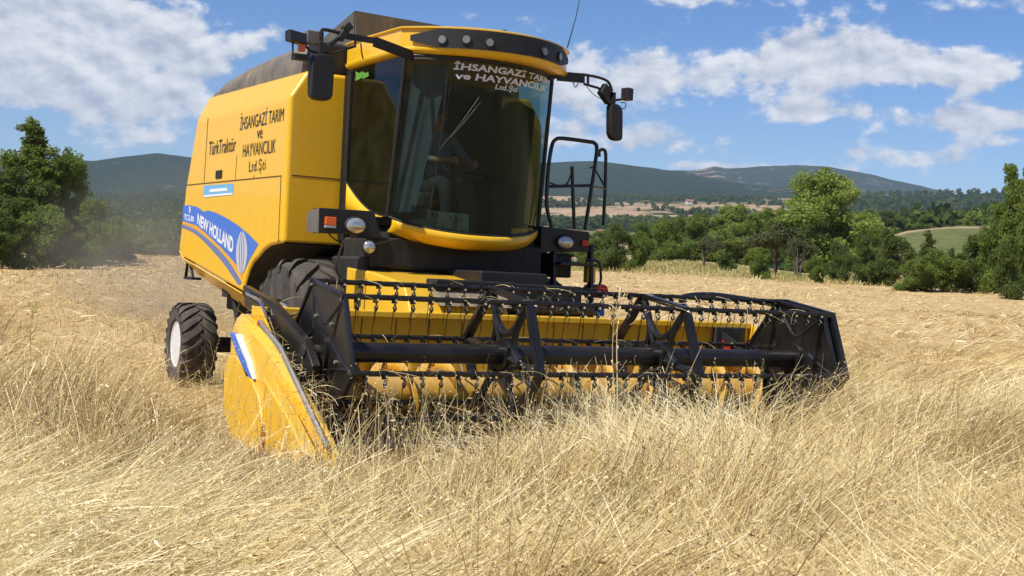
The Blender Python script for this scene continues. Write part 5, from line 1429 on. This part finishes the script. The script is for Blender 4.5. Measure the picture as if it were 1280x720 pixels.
def tall():
    g = RNG; B = Blades()
    for (n, r0, r1, S, wd, hd, per) in ((46000, 2.6, 7.5, 7, .0040, 2, 20), (72000, 7.5, 13, 5, .0052, 2, 20), (54000, 13, 24, 4, .0085, 0, 14), (38000, 24, 48, 3, .014, 0, 6), (44000, 48, 84, 2, .020, 0, 2)):
        tx, ty = polar_pts(n//per, r0, r1, rng=g); m = len(tx)
        i = np.repeat(np.arange(m), per); n = m*per
        sp = .055*(r0/6)**.6
        x = tx[i]+g.normal(0, sp, n); y = ty[i]+g.normal(0, sp, n)
        gap = vnoise(tx, ty, .55, 71)*.6+vnoise(tx, ty, .27, 73)*.4
        tk = (gap > .43) | (g.random(m) < .10)
        t_az, t_l, t_L, t_t = g.normal(0, .50, m), g.normal(0, .18, m), g.normal(0, .10, m), g.normal(0, .15, m)
        keep = tk[i] & ~is_cut(x, y) & ~header_clear(x, y)
        x, y, i = x[keep], y[keep], i[keep]; n = len(x); r = np.hypot(x-CAM[0], y-CAM[1])
        a, l = flow(x, y)
        near_header = np.exp(-(np.maximum(0, np.abs(y+3.3)-.5)/1.5)**2)*np.clip((x+3.9)/1.0, 0, 1)*np.clip((3.4-x)/.5, 0, 1)
        low = np.clip((-.3-x)/1.6, 0, 1)*near_header                        # flattened before the left half of the reel
        tipz = np.clip((x+4.2)/.6, 0, 1)*np.clip((-1.7-x)/.5, 0, 1)*np.clip((y+6.2)/1.2, 0, 1)*np.clip((-1.2-y)/.4, 0, 1)
        flank = np.exp(-((x+3.3)/1.1)**2)*np.clip((y+2.5)/1.5, 0, 1)*np.clip((7-y)/2, 0, 1)
        right = np.clip((x-2.4)/1.2, 0, 1)*np.clip((y+4.5)/2, 0, 1)   # trodden lodged crop right of the machine
        l = np.clip(l*(1-.6*near_header)+.35*right+.35*low+.3*flank, 0, 1)
        a = a+near_header*0
        az = a+t_az[i]*(1-.4*l)+g.normal(0, .42, n)
        lean = .22+.85*l+t_l[i]+g.normal(0, .13, n); lean = np.abs(lean); bend = .60+.90*l+g.normal(0, .32, n)
        L = (.48+.44*vnoise(x, y, .8, 81)+t_L[i]+g.normal(0, .09, n))*(1+.04*near_header*(x > -1.2))*(1-.48*low)*(1-.32*tipz)*(1-.34*flank)*(1-.38*right)*np.clip(1.05-(r-18)/75, .30, 1)
        L = np.clip(L, .12, 1.1)
        w = wd*g.uniform(.6, 1.35, n)*(r/((r0+r1)/2))**.5
        leafy = g.random(n) < .18; w = np.where(leafy, w*1.7, w)
        tint = np.clip(.50+.55*(fbm(x, y, 1.1, 3, 91)-.5)+.35*(vnoise(x, y, .22, 95)-.5)+.60*(vnoise(x, y, 1.7, 97)-.5)*(r < 24)+.16*l+.14*near_header+t_t[i]+g.normal(0, .13, n), .02, .93)
        tint = np.where(g.random(n) < .015, 1.0, tint)
        tint = np.where((g.random(n) < .10), g.uniform(0, .2, n), tint)
        P = np.stack([x, y, terrain(x, y)-.01], -1)
        B.add(P, az, lean, bend, L, w, tint, S, heads=hd, wig=.35)
    # stalks lying on top of the rest in combed sheets
    for (n, r0, r1, S, wd, hd) in ((44000, 3.2, 8, 7, .0038, 2), (40000, 8, 15, 5, .0055, 1), (16000, 15, 30, 4, .011, 0)):
        x, y = polar_pts(n, r0, r1, rng=g); a, l = flow(x, y)
        k = ~is_cut(x, y) & ~header_clear(x, y) & (l > .50+g.normal(0, .10, n)) & ((x < -4.0) | (x > -1.9) | (y < -5.6) | (y > -1.5)) & ~((np.abs(y+3.3) < 1.0) & (x > -3.6) & (x < 3.2)); x, y, a, l = x[k], y[k], a[k], l[k]; n = len(x)
        lift = .10+.24*vnoise(x, y, .9, 83)*g.uniform(.3, 1.1, n)
        B.add(np.stack([x, y, terrain(x, y)+lift], -1), a+g.normal(0, .24, n), g.uniform(.70, 1.35, n), g.normal(.45, .2, n), g.uniform(.40, .85, n), wd*g.uniform(.6, 1.3, n),
              np.clip(g.normal(.74, .12, n)+.3*(vnoise(x, y, .5, 85)-.5)+.35*(vnoise(x, y, 1.7, 97)-.5), .2, .93), S, heads=hd, wig=.45, floor=False)
    # short brown undergrowth that fills between the stalks
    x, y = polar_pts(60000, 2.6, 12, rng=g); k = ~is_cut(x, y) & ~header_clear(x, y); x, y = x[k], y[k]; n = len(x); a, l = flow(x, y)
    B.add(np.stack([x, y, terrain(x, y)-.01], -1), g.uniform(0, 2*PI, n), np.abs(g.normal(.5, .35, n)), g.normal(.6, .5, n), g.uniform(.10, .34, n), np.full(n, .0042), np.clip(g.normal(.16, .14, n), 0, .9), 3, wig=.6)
    # stray upright stalks with open heads
    x, y = polar_pts(2600, 3.2, 14, rng=g); k = ~is_cut(x, y) & ~header_clear(x, y); x, y = x[k], y[k]; n = len(x)
    B.add(np.stack([x, y, terrain(x, y)], -1), g.uniform(0, 2*PI, n), np.abs(g.normal(.12, .1, n)), np.abs(g.normal(.3, .2, n)), g.uniform(.62, .92, n), np.full(n, .0034), np.clip(g.normal(.72, .15, n), 0, .93), 7, heads=5, wig=.3)
    o = B.build('tall_grass'); tag(o, 'tall dry straw coloured grass, standing and lodged, in the uncut field', 'grass', None, 'stuff')
tall()
def stubble():
    g = RNG; B = Blades()
    for (n, r0, r1, S, wd) in ((50000, 8, 20, 3, .006), (36000, 20, 40, 2, .013), (26000, 40, 75, 2, .030)):
        x, y = polar_pts(n, r0, r1, rng=g); k = is_cut(x, y) & ~under_machine(x, y) & ~((y < -1.0) & (y > -2.98)); x, y = x[k], y[k]; n = len(x); r = np.hypot(x-CAM[0], y-CAM[1])
        wr = np.exp(-((x-.1)/.8)**2)*(y > 4.6)+np.exp(-((x-5.2)/.8)**2)*(y > 10)
        up = g.random(n) > .45
        lean = np.where(up, np.abs(g.normal(.12, .12, n)), g.uniform(1.0, 1.5, n)); L = np.where(up, g.uniform(.08, .18, n), g.uniform(.15, .40, n))
        z = terrain(x, y)+np.where(up, 0, g.uniform(.01, .06, n)+wr*g.uniform(0, .22, n))
        B.add(np.stack([x, y, z], -1), g.uniform(0, 2*PI, n), lean, np.where(up, .1, .3)*g.random(n), L, wd*g.uniform(.6, 1.4, n), np.clip(g.normal(.50, .18, n)+wr*.1, .02, .93), S, wig=.3)
    o = B.build('stubble'); tag(o, 'short cut stubble and loose straw behind the harvester', 'stubble', None, 'stuff')
stubble()
def verge_grass():
    g = RNG; B = Blades(); x, y = polar_pts(26000, 60, 118, 32, 59, rng=g); k = (verge(x, y) > .15); x, y = x[k], y[k]; n = len(x)
    B.add(np.stack([x, y, terrain(x, y)], -1), g.uniform(0, 2*PI, n), np.abs(g.normal(.3, .2, n)), g.uniform(0, .6, n), g.uniform(.10, .32, n), g.uniform(.03, .06, n), np.where(g.random(n) < .72, 1.0, np.clip(g.normal(.4, .15, n), 0, .9)), 2)
    o = B.build('verge_grass'); tag(o, 'greenish dry grass on the verge below the hedge', 'grass', None, 'stuff')
verge_grass()

# straw caught on the machine
def caught():
    g = np.random.default_rng(8); B = Blades()
    n = 260; x = g.uniform(-2.2, 2.45, n); k = g.integers(0, 6, n); h = np.array(HEXA)[k]
    P = np.stack([x, h[:, 0]+g.normal(0, .02, n), h[:, 1]+.02], -1)
    B.add(P, g.uniform(0, 2*PI, n), g.uniform(1.2, 2.0, n), g.uniform(.2, 1.0, n), g.uniform(.10, .38, n), np.full(n, .005), g.uniform(.45, .9, n), 5, floor=False, wig=.5)
    n = 900; x = g.uniform(HX0+.05, HX1-.05, n); y = g.uniform(-3.0, -1.98, n)
    P = np.stack([x, y, np.interp(y, [-3, -2.45, -2.15, -1.93], [.19, .17, .21, .42])+g.uniform(0, .10, n)], -1)
    B.add(P, g.uniform(0, 2*PI, n), g.uniform(.3, 1.7, n), g.uniform(0, 1.0, n), g.uniform(.15, .5, n), np.full(n, .005), g.uniform(.35, .9, n), 4, floor=False, wig=.5)
    n = 140; i = g.uniform(0, 1, n); P = np.stack([g.normal(-2.34, .05, n), -2.0-i*1.3, 1.10-i*.62+g.uniform(-.05, .06, n)], -1)
    B.add(P, g.uniform(0, 2*PI, n), g.uniform(.8, 2.0, n), g.uniform(0, 1.2, n), g.uniform(.15, .45, n), np.full(n, .005), g.uniform(.4, .9, n), 5, floor=False, wig=.5)
    o = B.build('caught_straw'); tag(o, 'loose straws caught on the reel, the table and the divider', 'straw', None, 'stuff')
caught()

# ================================================================== haze
def haze():
    m = bpy.data.materials.new('haze'); m.use_nodes = True; t = NT(m.node_tree); t.n.remove(t.n['Principled BSDF'])
    v = t.node('ShaderNodeVolumePrincipled'); v.inputs['Color'].default_value = (.62, .78, 1, 1); v.inputs['Density'].default_value = .8e-4
    v.inputs['Anisotropy'].default_value = 0
    t.l.new(v.outputs[0], t.n['Material Output'].inputs['Volume'])
    b = MB(); b.box(-12600, 12600, -12600, 12600, -420, 720); o = b.build('haze', m); tag(o, 'pale air haze over the far hills', 'haze', None, 'stuff')
haze()

def dust():
    m = bpy.data.materials.new('dust'); m.use_nodes = True; t = NT(m.node_tree); t.n.remove(t.n['Principled BSDF'])
    v = t.node('ShaderNodeVolumePrincipled'); v.inputs['Color'].default_value = (.80, .68, .50, 1)
    p = t.objco(); ln = t.node('ShaderNodeVectorMath', operation='LENGTH'); t.l.new(p, ln.inputs[0])
    fall = t.m('POWER', t.m('SUBTRACT', 1, ln.outputs['Value'], clamp=True), 1.3)
    n = t.ramp(t.noise(2.6, 3, .55, p), [(.38, .15), (.66, 1.0)])
    t.l.new(t.m('MULTIPLY', t.m('MULTIPLY', fall, n), .20), v.inputs['Density']); v.inputs['Anisotropy'].default_value = .1
    t.l.new(v.outputs[0], t.n['Material Output'].inputs['Volume'])
    b = MB(); b.lathe([(-1+2*i/12, max(.001, math.sqrt(max(0, 1-(-1+2*i/12)**2)))) for i in range(13)], axis='z', n=24)
    o = b.build('dust_cloud', m); o.location = (1.9, 15.0, 1.3); o.scale = (3.0, 10.0, 2.5)
    tag(o, 'thin brown dust drifting behind the harvester', 'dust', None, 'stuff')
dust()

# single plants that stand out of the crop
def weeds():
    g = random.Random(4)
    def stalk(u, v, y, h, lean, name, label, tone, heads=14, r=.0035, cat='weed'):
        p = on(1, y, u, v); z0 = float(terrain(p.x, p.y)); b = MB(); top = Vector((p.x, p.y, p.z)); base = Vector((p.x-lean, p.y+.05, z0))
        pts = smoothpath([base, base.lerp(top, .4)+Vector((.01, 0, 0)), base.lerp(top, .75)+Vector((-.008, .01, 0)), top], 5)
        b.tube(pts, [r*(1-.7*i/(len(pts)-1)) for i in range(len(pts))], 6)
        for i in range(heads):
            k = len(pts)-1-int(g.random()**1.3*len(pts)*.45); q = pts[k]; d = Vector((g.uniform(-1, 1), g.uniform(-1, 1), g.uniform(.2, 1.2))).normalized()*g.uniform(.03, .09)
            b.tube([q, q+d*.6, q+d+Vector((0, 0, -.01))], [.0016, .0016, .0012], 4); c = q+d
            b.obox(c, d.normalized()*.012, d.cross(Vector((0, 0, 1))).normalized()*.004, Vector((0, 0, .004)))
        o = b.build(name, tone); tag(o, label, cat); return o
    M['pale_stalk'] = mat('pale_stalk', color=(.72, .56, .32), rough=.8); M['brown_stalk'] = mat('brown_stalk', color=(.16, .085, .04), rough=.9); M['green_weed'] = mat('green_weed', color=(.36, .31, .07), rough=.8)
    stalk(775, 368, -3.75, 1, -.06, 'dry_stalk', 'tall bleached stalk standing before the middle of the reel', 'pale_stalk', 16, .007)
    stalk(768, 392, -3.80, 1, -.10, 'dry_stalk', 'shorter bleached stalk leaning beside the tall one before the reel', 'pale_stalk', 10, .005)
    stalk(806, 560, -6.2, 1, -.04, 'dry_stalk', 'thin brown stalk at the bottom, right of the centre of the photo', 'brown_stalk', 5, .004)
    stalk(838, 548, -6.0, 1, -.10, 'dry_stalk', 'reddish brown leaning stalk at the bottom right of the centre', 'brown_stalk', 8, .004)
    stalk(42, 385, 1.0, 1, .02, 'thistle', 'dark dry thistle standing up in the grass at the left border', 'green_weed', 26, .005)
    p = on(2, .35, 812, 655); B = Blades(); n = 90; q = RNG.normal(0, .05, (n, 2))
    P = np.stack([p.x+q[:, 0], p.y+q[:, 1], terrain(p.x+q[:, 0], p.y+q[:, 1])], -1)
    B.add(P, RNG.normal(5.2, .5, n), np.abs(RNG.normal(.15, .1, n)), np.abs(RNG.normal(.25, .2, n)), RNG.uniform(.45, .72, n), np.full(n, .006), np.full(n, 1.0), 6, heads=2)
    o = B.build('grass_tuft'); tag(o, 'yellow green grass tuft in the dry grass at the lower right', 'grass tuft')
weeds()
